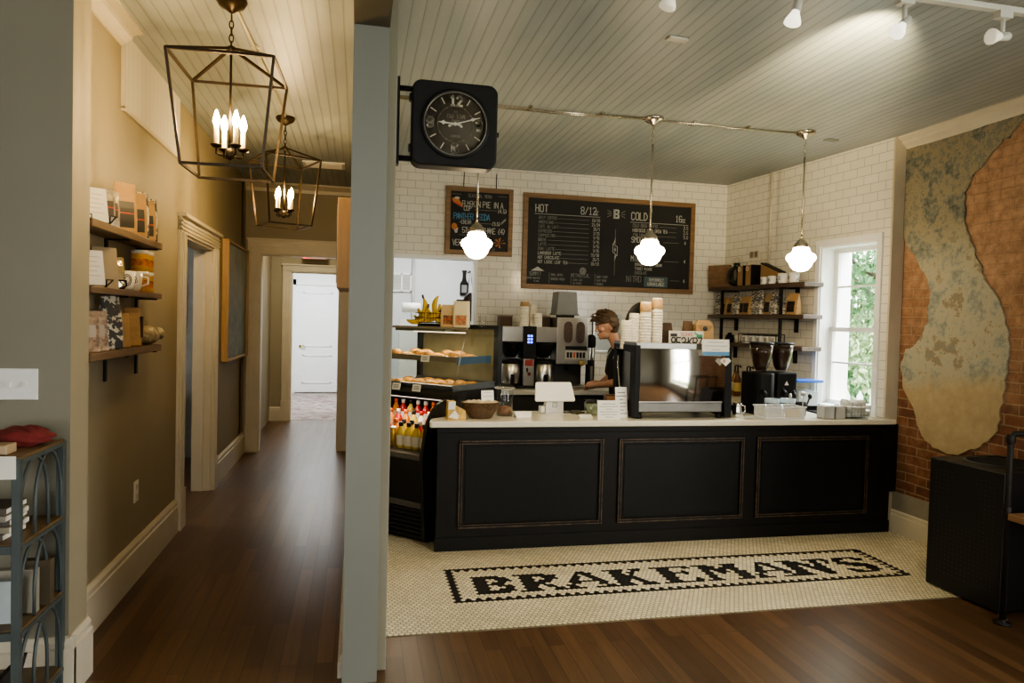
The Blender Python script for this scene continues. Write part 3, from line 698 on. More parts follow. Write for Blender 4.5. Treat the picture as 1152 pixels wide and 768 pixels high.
bp = [bottle_proto('juice_bottle', ('juice_yellow', (.52, .38, .06)), ('cap_black', (.015, .013, .012)), ('label_cream', (.62, .58, .46))),
      bottle_proto('juice_bottle', ('juice_orange', (.62, .20, .025)), ('cap_orange', (.65, .13, .03)), ('label_peach', (.62, .36, .22))),
      bottle_proto('juice_bottle', ('juice_red', (.42, .03, .025)), ('cap_white', (.7, .68, .62)), ('label_white', (.7, .68, .62))),
      bottle_proto('juice_bottle', ('juice_white', (.66, .62, .50)), ('cap_red', (.45, .02, .02)), ('label_pink', (.55, .22, .2)))]
canp = can_proto(); used = set()
nm = ['gold drink can', 'yellow juice bottle with black cap', 'orange juice bottle with orange cap', 'red drink bottle with white cap', 'milky drink bottle with red cap']
lay = [(.13, .656, [1, 1, 1, 1, 0, 0, 0, 0]), (.245, .656, [2, 4, 3, 1, 1, 2, 3, 2, 2]), (.36, .716, [4, 4, 3, 4, 1, 2, 3, 2, 4]), (.51, .776, [3, 4, 3, 2, 3, 3, 1, 3, 2])]
for ri, (y, z, ks) in enumerate(lay):
    for ci, k in enumerate(ks):
        p = cpt(-.115-ci*(.078 if ri == 0 else .081)-(.02 if ri == 0 else 0), y, z)
        lab = '%s in the cooler, %s row, %s from the counter end' % (nm[k], ('front', 'second', 'third', 'back')[ri], (ordn+['eighth', 'ninth'])[ci])
        src = canp if k == 0 else bp[k-1]
        if k not in used: used.add(k); src.location = p; src['label'] = lab
        else: dup(src, p, random.uniform(-1, 1), lab)
# on top of the case: bananas in a wire basket, two snack bags, a glass
bk = thing('wire_basket', 'shallow black wire basket of bananas on top of pastry case', 'basket', cpt(-.66, .84, 1.611), -PI/4)
g = G()
for z in (.01, .05, .09): g.tube([(-.13, -.07, z), (.13, -.07, z), (.13, .07, z), (-.13, .07, z), (-.13, -.07, z)], .003, blkm, 6)
for k in range(9):
    x = -.13+k*.0325; g.tube([(x, -.07, .09), (x, -.07, .004), (x, .07, .004), (x, .07, .09)], .002, blkm, 5)
g.obj('wire_frame', bk)
def banana_mesh():
    g = G(); pts = []; R = []
    for k in range(10):
        t = k/9; a = -1.0+2.0*t; pts.append((.10*math.sin(a), 0, .10-.10*math.cos(a))); R.append(.018*min(1, .35+2.6*min(t, 1-t)))
    g.tube(pts, R, banana, 8); return g
b0 = None
for i, (x, y, z, rz, ry) in enumerate(((-.08, -.03, .03, .2, -.5), (-.05, .02, .03, .3, -.2), (-.02, -.03, .05, 0, .1), (.03, .02, .04, .5, .3), (.07, -.03, .03, -.2, .5), (.08, .03, .05, .3, .7), (.0, .03, .10, .4, 1.3), (-.09, .03, .08, .1, -1.1))):
    if b0 is None:
        b0 = thing('banana', '', 'banana', group='bananas in the wire basket'); banana_mesh().obj('banana_peel', b0)
        g = G(); g.tube([(.084, 0, .046), (.10, 0, .065)], .007, M('banana_stem', (.10, .07, .03), .7)); g.obj('stem', b0); o = b0
    else:
        o = b0.copy(); C.objects.link(o)
        for ch in b0.children: c_ = ch.copy(); C.objects.link(c_); c_.parent = o
    o['label'] = 'yellow bananas heaped in the wire basket on the pastry case'
    o.location = cpt(-.66, .84, 1.60)+Vector((x*1.0+y*.7, y*.7-x*.8, z*1.25)); o.rotation_euler = (0, ry, rz-.7); o.scale = (1.35, 1.35, 1.35)
def pouch(t, w, d, h, body, lab, top=None, labz=.3, labh=.4, part='bag_body', lean=0):
    """flat-topped stand-up bag, front toward -y"""
    g = G(); n = 7; vs = []; prof = [(0, .96, .9), (.03, 1, 1), (.25, 1, 1), (.5, .99, .85), (.72, .97, .55), (.88, .96, .2), (1, .95, .06)]
    for zf, wf, df in prof:
        a, b = w/2*wf, d/2*df; c = .3
        vs += [(-a, -b*(1-c), zf*h), (-a*.8, -b, zf*h), (a*.8, -b, zf*h), (a, -b*(1-c), zf*h), (a, b*(1-c), zf*h), (a*.8, b, zf*h), (-a*.8, b, zf*h), (-a, b*(1-c), zf*h)]
    fs = [(i*8+k, i*8+(k+1) % 8, (i+1)*8+(k+1) % 8, (i+1)*8+k) for i in range(n-1) for k in range(8)]+[tuple(range(8))[::-1], tuple(range((n-1)*8, n*8))]
    g.add(vs, fs, body, False); o = g.obj(part, t, .003)
    if lab:
        g = G(); z0 = h*labz; z1 = h*(labz+labh)
        def fy(z): 
            zf = z/h
            for (a, _, d1), (b, _, d2) in zip(prof, prof[1:]):
                if a <= zf <= b: return -d/2*(d1+(d2-d1)*(zf-a)/(b-a))-.0015
        zs = [z0+(z1-z0)*k/4 for k in range(5)]
        g.add([(sx*w*.33, fy(z), z) for z in zs for sx in (-1, 1)], [(2*k, 2*k+1, 2*k+3, 2*k+2) for k in range(4)], lab)
        zmid = z0+(z1-z0)*.55
        g.add([(-w*.33, fy(zmid)-.001, zmid-.003), (w*.33, fy(zmid)-.001, zmid-.003), (w*.33, fy(zmid+.006)-.001, zmid+.003), (-w*.33, fy(zmid+.006)-.001, zmid+.003)], [(0, 1, 2, 3)], inkr if lab is not paper else inkd)
        g.obj('printed_label', t)
    return t
blabel = M('black_label', (.012, .012, .012), .5)
t = thing('snack_bag', 'tan snack bag with red streaks beside the bananas on the case', 'bag', cpt(-.44, .80, 1.586), -.35)
pouch(t, .15, .06, .19, M('tan_bag', (.55, .42, .25), .45, var=.15), M('streak_print', (.24, .11, .05), .5, var=.7, vs=50), labz=.12, labh=.4)
t = thing('snack_bag', 'cream snack bag with round brown picture on top of pastry case', 'bag', cpt(-.30, .78, 1.586), -.3)
pouch(t, .14, .07, .22, M('cream_bag', (.52, .46, .30), .45, var=.1), M('round_print', (.28, .13, .05), .5, var=.5, vs=40), labz=.08, labh=.38)
t = thing('folded_cloth', 'black folded pouch standing behind the two snack bags', 'pouch', cpt(-.37, .88, 1.586), -.6); pouch(t, .12, .05, .235, blk, None)
g = G(); g.lathe([(.028, 0), (.036, .10), (.033, .10), (.026, .004), (0, .004)], glasst, n=18); o = g.obj('drinking_glass', loc=cpt(-.10, .80, 1.586)); tag(o, 'small clear glass on the right end of pastry case top', 'glass')

# ------------------------------------------------------------------ things on the front counter
CZ = .932
t = thing('snack_carton', 'yellow and white milk-carton shaped snack box at counter corner', 'box', (.70, 5.03, CZ), .1)
g = G(); g.prism([(-.065, 0), (.075, 0), (.07, .065), (-.005, .105), (-.005, .135), (-.06, .135)], -.03, .03, M('carton_yellow', (.58, .36, .08), .45, var=.35, vs=16)); g.obj('carton_body', t, .003)
g = G(); g.add([(-.06, -.0315, .075), (-.008, -.0315, .075), (-.008, -.0315, .13), (-.058, -.0315, .13)], [(0, 1, 2, 3)], paper); g.add([(-.058, -.0315, .02), (-.01, -.0315, .07), (.02, -.0315, .03), (.01, -.0315, .005)], [(0, 1, 2, 3)], paper); g.obj('printed_label', t)
t = thing('serving_bowl', 'oval brown woven bowl lined with paper on the counter', 'bowl', (.895, 5.09, CZ))
g = G(); prof = [(.075, 0), (.085, .005), (.118, .06), (.146, .118), (.150, .12), (.140, .116), (.11, .06), (.075, .012), (0, .012)]
g.lathe(prof, wicker, n=28, T=Matrix.Diagonal((1, .62, 1, 1))); g.obj('bowl_body', t)
g = G(); rr = random.Random(5)
for k in range(6):
    x = -.09+k*.036; g.add([(x-.03, -.05, .10), (x+.035, -.04, .115+rr.uniform(-.01, .02)), (x+.03, .05, .125), (x-.035, .04, .10+rr.uniform(0, .02)), (x, 0, .13+rr.uniform(-.01, .01))], [(0, 1, 4), (1, 2, 4), (2, 3, 4), (3, 0, 4)], M('paper_liner', (.55, .46, .32), .7))
g.obj('paper_liner', t)
def card(name, label, cat, loc, w, h, rz, tilt, lines, body=paper, extra=None, group=None, hw=.6):
    t = thing(name, label, cat, loc, rz, group); T = RT((0, 0, 0), 0, tilt)
    g = G(); g.box(-w/2, w/2, 0, .003, 0, h, body, T); g.obj('card_stock', t)
    g = G()
    for k in range(lines):
        z = h*(.82-.68*k/max(1, lines-1)) if lines > 1 else h*.5; a = w*hw*(.5+.25*math.sin(k*2.3)); g.seg((-a, z), (a, z), h*.022, inkd, T @ RT((0, -.001, 0)))
    if extra: extra(g, T @ RT((0, -.0012, 0)))
    g.obj('printed_lines', t); return t
card('sign_card', 'small tilted price card stuck up from the brown bowl', 'card', (.955, 5.13, CZ+.115), .10, .085, .25, -.15, 3)
t = thing('glass_canister', 'tall glass canister with lid, some brown goods inside', 'jar', (1.10, 5.22, CZ))
g = G(); g.lathe([(.0, .002), (.062, .002), (.066, .008), (.066, .20), (.060, .21), (.060, .205), (.062, .198), (.062, .01), (0, .01)], glass, n=28); g.obj('jar_glass', t)
g = G(); g.lathe([(.075, .21), (.078, .216), (.07, .225), (.035, .24), (.014, .25), (.02, .27), (.012, .285), (0, .287)], glass, n=24); g.lathe([(.066, .205), (.079, .208), (.079, .213), (.066, .213)], M('lid_rim', (.55, .53, .45), .3, .5), n=24); g.obj('lid', t)
g = G(); g.lathe([(0, .012), (.058, .012), (.058, .06), (.03, .075), (0, .07)], M('brown_sticks', (.20, .09, .045), .7, var=.4, vs=40), n=16); g.obj('contents', t)
for i, (x, y, rz, lab) in enumerate(((1.185, 5.12, .5, 'left of two small white tent cards in front of the canister'), (1.255, 5.13, -.3, 'right of two small white tent cards by the canister'))):
    t = thing('tent_card', lab, 'card', (x, y, CZ), rz, 'tent cards by the canister'); g = G(); g.prism([(-.03, 0), (0, .042), (.03, 0), (.028, 0), (0, .039), (-.028, 0)], -.035, .035, paper, 'x'); g.obj('card_stock', t)
# tablet till
till = thing('tablet_register', 'white tablet till on stand, its back toward us', 'till', (1.52, 5.36, CZ), .04)
tw = M('till_white', (.78, .76, .68), .35, var=.02)
g = G(); g.prism([(-.075, 0), (.075, 0), (.072, .15), (-.068, .15)], -.05, -.042, tw); g.box(-.072, .07, -.045, .05, 0, .012, tw); g.prism([(-.05, 0), (.06, .0), (.055, .012), (-.042, .15), (-.05, .15)], -.07, .07, tw, 'x'); g.obj('stand', till, .004)
g = G(); T = RT((0, -.03, .17), 0, -.42); 
pts = []
for cx, cz, a0 in ((.138, .065, 0), (-.138, .065, PI/2), (-.155, -.065, PI), (.155, -.065, 1.5*PI)):
    for k in range(5): a = a0+k*PI/8; pts.append((cx*.97+.014*math.cos(a), cz+.014*math.sin(a)))
g.prism(pts, -.008, .006, tw, 'y', T); g.obj('screen', till, .003)
g = G(); 
for a, b in (((-.017, -.017), (.017, -.017)), ((.017, -.017), (.017, .017)), ((.017, .017), (-.017, .017)), ((-.017, .017), (-.017, -.017)), ((-.007, 0), (.007, 0))): g.seg(a, b, .004, inkd, RT((0, -.0515, .07)))
g.obj('logo', till)
g = G(); g.box(-.11, .18, -.09, .07, 0, .006, steel); g.obj('base_plate', till, .002)
g = G(); g.box(-.105, -.07, -.03, .04, .006, .055, tw); g.obj('card_reader', till, .004)
# clutter to the right of the till
t = thing('crumpled_cloth', 'small dark crumpled cloth on the counter right of the till', 'cloth', (1.70, 5.30, CZ)); 
g = G(); g.ell((0, 0, .012), (.06, .04, .017), M('dark_green_cloth', (.06, .06, .035), .8, bs=60), fn=lambda d: 1+.25*math.sin(7*d.x+3*d.y)*math.cos(5*d.y)); g.obj('cloth_body', t)
t = thing('tip_jar', 'glass tip jar stuffed with green notes beside the sign card', 'jar', (1.795, 5.22, CZ))
g = G(); g.lathe([(0, .003), (.055, .003), (.06, .01), (.06, .095), (.052, .105), (.052, .12), (.055, .125), (.049, .125), (.049, .105), (.056, .094), (.056, .012), (0, .012)], glass, n=24); g.obj('jar_glass', t)
g = G(); rr = random.Random(2)
for k in range(9):
    a = rr.uniform(0, 6); g.add([(.03*math.cos(a)-.02, .03*math.sin(a), .015), (.03*math.cos(a)+.02, .03*math.sin(a)+.01, .015), (.03*math.cos(a+.5)+.015, .03*math.sin(a+.5), .09), (.03*math.cos(a+.5)-.02, .03*math.sin(a+.5), .085)], [(0, 1, 2, 3)], M('bank_note', (.24, .27, .16), .8, var=.3, vs=30))
g.obj('notes', t)
card('price_card', 'little white price card lying at the front of the counter', 'card', (1.70, 5.05, CZ+.002), .10, .05, .0, -1.1, 2)
card('sign_card', 'white printed notice card standing at the counter front by machine', 'card', (1.845, 4.955, CZ+.001), .175, .145, -.02, -.18, 6)
card('menu_leaflet', 'tall cream leaflet leaning on the side of the espresso machine', 'card', (1.985, 5.06, CZ+.001), .10, .235, .12, -.12, 7)
t = thing('photo_block', 'small brown framed picture block behind the notice card', 'frame', (1.93, 5.16, CZ), .1); g = G(); g.box(-.05, .05, 0, .03, 0, .17, M('block_brown', (.10, .055, .03), .5, var=.3)); g.obj('block', t, .003)
g = G(); g.box(-.035, .042, -.003, 0, .07, .155, M('photo_tan', (.34, .17, .07), .5, var=.6, vs=20)); g.obj('picture', t)

# espresso machine
esp = thing('espresso_machine', 'large polished steel espresso machine with black ends on counter', 'coffee machine', (2.455, 5.0, CZ))
g = G()
for x in (-.34, .33):
    for y in (.05, .42): g.lathe([(0, 0), (.024, 0), (.028, .01), (.022, .045), (0, .045)], blk, (x, y, 0), 14)
g.obj('foot', esp)
g = G(); g.box(-.385, .40, .03, .47, .045, .125, blk); g.box(-.36, .335, .005, .04, .05, .125, M('dark_steel', (.16, .155, .14), .4, 1)); g.obj('lower_body', esp, .006)
g = G(); nx = 16; nz = 8; vs = []
for j in range(nz+1):
    for i in range(nx+1):
        u = i/nx*2-1; w_ = j/nz*2-1; vs.append((u*.352-.008, .0-.028*(1-u*u)-.012*(1-w_*w_), .135+.40*j/nz))
g.add(vs, [(j*(nx+1)+i, j*(nx+1)+i+1, (j+1)*(nx+1)+i+1, (j+1)*(nx+1)+i) for j in range(nz) for i in range(nx)], chrome, True)
o = g.obj('polished_panel', esp); o['label'] = 'mirror polished steel back panel'
g = G(); tsd = M('tray_steel_dark', (.24, .235, .215), .36, 1); g.box(-.40, .385, .0, .015, .535, .582, tsd); g.box(-.40, -.385, .0, .46, .515, .582, tsd); g.box(.37, .385, .0, .46, .515, .582, tsd); g.box(-.40, .385, .445, .46, .515, .582, tsd); g.box(-.385, .37, .0, .45, .512, .521, tsd); g.obj('cup_tray', esp, .004)
g = G(); g.box(-.36, .345, .015, .45, .12, .512, steeld); g.obj('core', esp)
g = G(); sidep = [(-.03, .03), (.05, .03), (.06, .10), (.12, .14), (.34, .5), (.12, .5)]
g.prism([(-.01, .01), (.09, .01), (.09, .50), (.44, .53), (.46, .56), (-.01, .56)], -.405, -.36, blk, 'x'); g.prism([(.38, .05), (.45, .05), (.45, .56), (.38, .5)], -.405, -.36, blk, 'x'); g.obj('side_panel', esp, .006)
g = G(); g.prism([(-.02, .01), (.30, .02), (.45, .3), (.45, .55), (.0, .56)], .345, .405, blk, 'x'); g.obj('side_panel', esp, .006)
g = G(); g.tube([(-.42, .3, .47), (-.43, .28, .40), (-.425, .25, .25), (-.42, .2, .12)], .006, chrome, 8); g.obj('steam_wand', esp)
# cups on the machine
def cupstack(label, loc, r, h, n, sleeve=False, group='cup stacks'):
    t = thing('cup_stack', label, 'cups', loc, 0, group); g = G(); prof = [(0, 0)]
    for k in range(n):
        z = h*k/n; prof += [(r*.985, z), (r*1.03, z+.002), (r*1.03, z+.006), (r*.97, z+.008)]
    zt = h*.985 if not sleeve else h*.80
    prof = [p for p in prof if p[1] <= zt-.02]; prof += [(r*.95, zt-.02), (r*.9, zt), (r*.78, zt+.004), (0, zt+.004)]
    g.lathe(prof, cupw, n=20); g.obj('paper_cups', t)
    if sleeve:
        g = G(); g.lathe([(r*.97, h*.79), (r*.99, h*.80), (r*.92, h*.97), (r*.9, h*.97)], kraft, n=20); g.lathe([(r*.88, h*.95), (r*.85, h), (0, h)], cupw, n=20); g.obj('card_sleeve', t)
    return t
TZ = CZ+.522
cupstack('shortest cream cup stack, leftmost on the espresso machine', (2.082, 5.27, TZ), .045, .225, 11)
cupstack('second cream cup stack from the left on the espresso machine', (2.158, 5.295, TZ), .045, .285, 14)
cupstack('cream cup stack with kraft sleeve, third on the espresso machine', (2.235, 5.25, TZ), .048, .375, 16, True)
cupstack('tallest cup stack with kraft sleeve on the espresso machine', (2.345, 5.28, TZ), .046, .41, 18, True)
g = G(); g.lathe([(0, 0), (.17, 0), (.19, .02), (.185, .03), (0, .012)], blk, n=30, T=RT((0, 0, .19), 0, PI/2)); o = g.obj('round_tray', loc=(2.25, 5.378, TZ), rotz=.35); tag(o, 'black round tray standing on edge behind the cup stacks', 'tray')
t = thing('lunch_sack', 'dark brown folded sack behind the number plate on machine', 'bag', (2.44, 5.38, TZ)); pouch(t, .17, .1, .215, M('brown_sack', (.055, .03, .018), .8), None)
# number plate
t = thing('number_plate', 'old white Texas number plate standing in the cup tray of espresso machine', 'plate', (2.605, 5.28, TZ), 0)
g = G(); g.box(-.153, .153, 0, .003, 0, .152, M('plate_white', (.66, .63, .52), .4)); g.obj('metal_plate', t, .004)
g = G(); TT = RT((0, -.0015, 0)); g.text('TEXAS', .0, .113, .026, inkr, .004, TT, 1.1, .8, 'c'); g.text('853', -.128, .022, .075, inkd, .011, TT, .95, .62); g.text('KRZ', .018, .022, .075, inkd, .011, TT, .95, .62)
g.box(-.138, -.08, -.001, 0, .105, .13, inkd); g.box(.09, .142, -.001, 0, .098, .126, inkg); g.seg((.0, .058), (.008, .058), .012, inkd, TT); g.seg((.075, .138), (.095, .126), .012, inkg, TT); g.obj('lettering', t)
# card on the machine front and sticker
def hcx(g, T):
    g.box(-.113, .113, -.0012, 0, 0, .03, inkb, T)
card('notice_card', 'white notice with blue band taped on espresso machine corner', 'card', (2.69, 4.945, 1.425), .228, .125, 0.0, -.05, 4, paper, hcx)
t = thing('sticker', 'small white diamond sticker on the espresso machine front corner', 'sticker', (2.775, 4.955, 1.385)); g = G(); g.add([(-.045, -.004, 0), (-.02, -.004, .022), (.03, -.004, .022), (.05, -.004, 0), (.005, -.004, -.04)], [(4, 3, 2, 1, 0)], paper)
g.obj('sticker_sheet', t); g = G(); g.text('OK', -.022, -.012, .022, inkr, .003, RT((0, -.006, 0))); g.obj('print', t)
def pitcher(label, loc, s=1):
    t = thing('milk_pitcher', label, 'jug', loc, 0); g = G(); g.lathe([(0, 0), (.042*s, 0), (.045*s, .01*s), (.04*s, .07*s), (.034*s, .10*s), (.038*s, .12*s), (.035*s, .12*s), (.03*s, .1*s), (0, .1*s)], chrome, n=22); g.obj('pitcher_body', t)
    g = G(); g.tube([(.038*s, 0, .1*s), (.07*s, 0, .095*s), (.075*s, 0, .05*s), (.043*s, 0, .025*s)], .005, chrome, 8); g.obj('handle', t); return t
pitcher('steel milk jug beside right end of espresso machine', (2.965, 5.08, CZ), .95)
g = G(); g.lathe([(0, 0), (.035, 0), (.035, .012), (0, .012)], blk, n=20); g.tube([(0, 0, .012), (0, 0, .05)], .012, blk); o = g.obj('tamper', loc=(3.06, 5.22, CZ)); tag(o, 'small black tamper on counter beside the grinders', 'tamper')
# grinders
def grinder(label, loc, square):
    t = thing('coffee_grinder', label, 'grinder', loc, 0)
    g = G()
    if square: g.box(-.085, .10, -.09, .16, 0, .345, blk)
    else:
        pr = [(.098*math.cos(a), .098*math.sin(a)-.02) for a in [2*PI*k/20 for k in range(20)]]; g.prism([(x, y) for x, y in pr], 0, .345, blk, 'z', smooth=False); g.box(-.098, .098, -.02, .14, 0, .345, blk)
    g.obj('body', t, .012)
    g = G(); g.box(-.1, .11, -.1, .17, -.0, .02, blk); g.obj('base', t, .004)
    g = G(); g.lathe([(.045, .345), (.045, .37), (.062, .39), (.088, .50), (.098, .585), (.095, .585), (.085, .50), (.058, .39), (.04, .36)], smoke, n=24); hp = g.obj('hopper', t)
    g = G(); g.lathe([(0, .36), (.042, .36), (.058, .395), (.083, .50), (.086, .535), (0, .545)], beans, n=20); g.obj('beans', hp)
    g = G(); g.lathe([(0, .597), (.09, .597), (.1, .59), (.1, .578), (.096, .578)], blk, n=24); g.obj('hopper_lid', hp)
    if square: g = G(); g.add([(-.02, -.0915, .24), (.02, -.0915, .24), (0, -.0915, .275)], [(0, 1, 2)], paper); g.obj('triangle_logo', t)
    g = G(); g.tube([(-.04, -.09, .20), (-.04, -.15, .17)], .018, blk, 10); g.obj('chute', t)
    return t
grinder('rounded black coffee grinder, the one nearer the espresso machine', (3.30, 5.30, CZ), False)
grinder('square black coffee grinder with triangle mark, nearer the window', (3.525, 5.36, CZ), True)
# perforated basket with two glass jars
t = thing('plastic_basket', 'white perforated plastic basket holding glasses on counter', 'basket', (3.28, 4.985, CZ), .03)
pw = M('white_plastic', (.74, .73, .68), .4, var=.03); g = G()
def perf(g, x0, x1, z0, z1, T, nx, nz, mat):
    cw = (x1-x0)/nx; ch = (z1-z0)/nz
    for i in range(nx+1): g.box(x0+i*cw-cw*.22, x0+i*cw+cw*.22, -.001, .001, z0, z1, mat, T)
    for j in range(nz+1): g.box(x0, x1, -.001, .001, z0+j*ch-ch*.22, z0+j*ch+ch*.22, mat, T)
perf(g, -.17, .17, .01, .1, RT((0, -.075, 0), 0, .08), 18, 5, pw); perf(g, -.17, .17, .01, .1, RT((0, .075, 0), 0, -.08), 18, 5, pw)
for s in (-1, 1): perf(g, -.075, .075, .01, .1, RT((s*.175, 0, 0), PI/2), 8, 5, pw)
g.box(-.17, .17, -.07, .07, 0, .006, pw); g.box(-.185, .185, -.088, -.08, .095, .105, pw); g.box(-.185, .185, .08, .088, .095, .105, pw); g.obj('basket_body', t)
g = G(); g.box(.0, .12, -.085, -.081, .02, .085, M('label_beige', (.62, .56, .42), .6)); g.obj('tag', t)
for i, x in enumerate((3.215, 3.355)):
    g = G(); g.lathe([(0, .002), (.05, .002), (.053, .01), (.056, .15), (.053, .15), (.05, .014), (0, .014)], glasst, n=22); g.lathe([(.0565, .12), (.058, .15), (.056, .152), (.054, .15)], M('pale_blue_rim', (.5, .62, .68), .3), n=22)
    o = g.obj('glass_tumbler', loc=(x, 4.99, CZ+.007)); tag(o, '%s glass tumbler in the white perforated basket' % ('left' if i == 0 else 'right'), 'glass', 'tumblers in the white basket')
# utensils in a dark cup
t = thing('utensil_cup', 'dark cup of spoons and stirrers behind the white basket', 'cup', (3.585, 5.16, CZ)); g = G(); g.lathe([(0, 0), (.045, 0), (.052, .11), (.048, .11), (.042, .006), (0, .006)], blk, n=20); g.obj('cup_body', t)
for k in range(7):
    a = k*.9; g = G(); p = (.03*math.cos(a), .03*math.sin(a), .02); q = (.085*math.cos(a), .07*math.sin(a), .16+.012*(k % 3))
    g.tube([p, q], .004, steel if k % 2 else blk, 6); g.ell(q, (.016, .010, .02), steel if k % 2 else blk, 10, 6); o = g.obj('spoon', t)
t = thing('storage_tub', 'clear plastic tub with bright blue lid near window', 'tub', (3.93, 5.62, CZ), .02)
g = G(); g.prism([(-.11, 0), (.11, 0), (.125, .24), (-.125, .24)], -.09, .09, GLASS('frosted_tub', (.78, .82, .84), .8, .3)); g.box(-.10, .10, -.08, .08, .004, .16, M('tub_white_fill', (.7, .7, .68), .8)); g.obj('tub_body', t, .006)
g = G(); g.box(-.135, .135, -.1, .1, .24, .262, M('blue_lid', (.02, .12, .55), .35)); g.obj('lid', t, .005)
t = thing('small_tray', 'low black tray on the counter below the window', 'tray', (3.98, 5.32, CZ), -.1); g = G(); g.box(-.16, .12, -.09, .09, 0, .012, blk); g.box(-.16, .12, -.09, -.08, 0, .05, blk); g.box(-.16, .12, .08, .09, 0, .05, blk); g.obj('tray_body', t, .004)
for i, x in enumerate((3.70, 3.80)):
    t = thing('sachet_box', '%s small clear box of sachets left of round cup tub' % ('left' if i == 0 else 'right'), 'box', (x, 4.99, CZ), .0, 'sachet boxes'); g = G()
    for a, b, c, d in ((-.045, .045, -.05, -.047), (-.045, .045, .047, .05), (-.045, -.042, -.05, .05), (.042, .045, -.05, .05)): g.box(a, b, c, d, 0, .10, M('frosted_plastic', (.66, .67, .64), .3, Transmission__Weight=.3))
    g.box(-.045, .045, -.05, .05, 0, .004, MATS['frosted_plastic']); g.obj('box_body', t); g = G(); 
    for k in range(5): g.box(-.035+k*.015, -.025+k*.015, -.04, .04, .006, .095+.006*(k % 2), paper)
    g.obj('sachets', t)
t = thing('cup_tub', 'round white tub of stacked cup lids at counter end', 'tub', (3.97, 5.02, CZ)); g = G(); g.lathe([(0, 0), (.125, 0), (.13, .01), (.138, .10), (.134, .10), (.126, .012), (0, .012)], GLASS('tub_clear', (.86, .87, .86), .9, .15), n=30); g.lathe([(.136, .095), (.141, .1), (.136, .105), (.133, .1)], pw, n=30); g.obj('tub_body', t)
lp = None
for i, (x, y) in enumerate(((-.07, -.03), (0, -.04), (.07, -.02), (-.04, .05), (.05, .05))):
    p = (3.97+x, 5.02+y, CZ+.013)
    if lp is None:
        g = G(); prof = [(0, 0)]
        for k in range(8): prof += [(.04, k*.016), (.043, k*.016+.004), (.036, k*.016+.01)]
        prof += [(.03, .135), (0, .137)]; g.lathe(prof, pw, n=18); lp = g.obj('lid_stack'); o = lp
    else: o = lp.copy(); C.objects.link(o)
    o.location = p; o.scale = (.8, .8, 1); tag(o, 'white plastic lids stacked in the round tub by the window', 'lids', 'lid stacks in the round tub')
# syrup bottles behind the machine on the side counter
syr = None
for i, (lx, ly, c) in enumerate(((-1.90, -.20, (.20, .08, .02)), (-1.80, -.14, (.30, .14, .03)), (-1.70, -.18, (.12, .05, .02)), (-1.60, -.14, (.42, .26, .05)), (-1.50, -.18, (.22, .07, .02)))):
    t = thing('syrup_bottle', 'pump syrup bottle, %s from the left behind the espresso machine' % ordn[i], 'bottle', tiled(lx, ly, CZ+.0), 0, 'syrup bottles')
    g = G(); g.lathe([(0, 0), (.034, 0), (.036, .01), (.036, .18), (.014, .225), (.014, .25), (0, .25)], M('syrup_%d' % i, c, .12), n=16); g.obj('bottle_body', t)
    g = G(); g.lathe([(.0365, .05), (.0365, .14)], M('syrup_label_%d' % (i % 2), ((.55, .42, .15), (.6, .55, .42))[i % 2], .5), n=16); g.obj('paper_label', t)
    g = G(); g.tube([(0, 0, .25), (0, 0, .31), (0, -.05, .315), (0, -.06, .30)], .008, blk, 8); g.obj('pump', t)

# ------------------------------------------------------------------ back counter equipment
BZ = 1.0
br = thing('coffee_brewer', 'wide twin steel coffee brewer with two urns on back counter', 'coffee brewer', (1.625, 6.62, BZ))
g = G(); g.box(-.275, .275, .2, .45, 0, .44, steeld); g.box(-.285, .285, -.0, .45, .45, .60, steel); g.obj('housing', br, .006)
g = G(); g.box(-.27, .27, -.01, .42, 0, .03, blk); g.obj('base', br, .004)
for s in (-1, 1):
    g = G(); g.lathe([(0, .30), (.05, .30), (.075, .34), (.10, .43), (.105, .445), (0, .445)], blk, (s*.165, .08, 0), 18); g.tube([(s*.165, -.02, .40), (s*.165, -.10, .39)], .012, blk, 8); bb = g.obj('brew_basket', br)
    u = thing('coffee_urn', '%s steel coffee urn standing in the twin brewer' % ('left' if s < 0 else 'right'), 'urn', (1.625+s*.165, 6.70, BZ+.03), 0, 'urns in the twin brewer')
    g = G(); g.lathe([(0, 0), (.095, 0), (.10, .01), (.10, .215), (.085, .225)], steel, n=28); g.obj('urn_body', u)
    g = G(); g.lathe([(.098, .208), (.106, .213), (.106, .24), (.08, .255), (0, .257)], blk, n=28); g.obj('lid', u)
    g = G(); g.box(-.018, .018, -.125, -.098, .02, .11, blk); g.tube([(0, -.125, .04), (0, -.135, .02)], .01, blk, 8); g.obj('tap', u, .004)
    g = G(); g.lathe([(0, 0), (.105, 0), (.105, .02), (0, .02)], blk, n=28, T=RT((0, 0, -.0))); g.obj('base_ring', u)
g = G(); g.box(-.065, .065, -.03, .2, .29, .605, blk); g.obj('control_head', br, .006)
g = G(); g.box(-.03, .03, -.034, -.029, .435, .53, M('panel_navy', (.01, .012, .04), .3))
for i in range(2):
    for j in range(3): g.box(-.024+i*.028, -.004+i*.028, -.036, -.034, .442+j*.03, .46+j*.03, blue_e)
g.obj('keypad', br)
g = G(); g.box(-.055, .055, -.01, .22, .03, .30, steel); g.obj('tower', br, .006); g = G(); g.box(-.04, .04, -.014, -.011, .22, .28, M('red_label', (.30, .03, .02), .5)); g.lathe([(0, 0), (.014, 0), (.014, .03), (0, .03)], M('tap_red', (.2, .03, .02), .4), (0, -.03, .13), 10); g.tube([(-.02, -.02, .20), (-.02, -.035, .17)], .008, blk, 6); g.obj('label_plate', br)
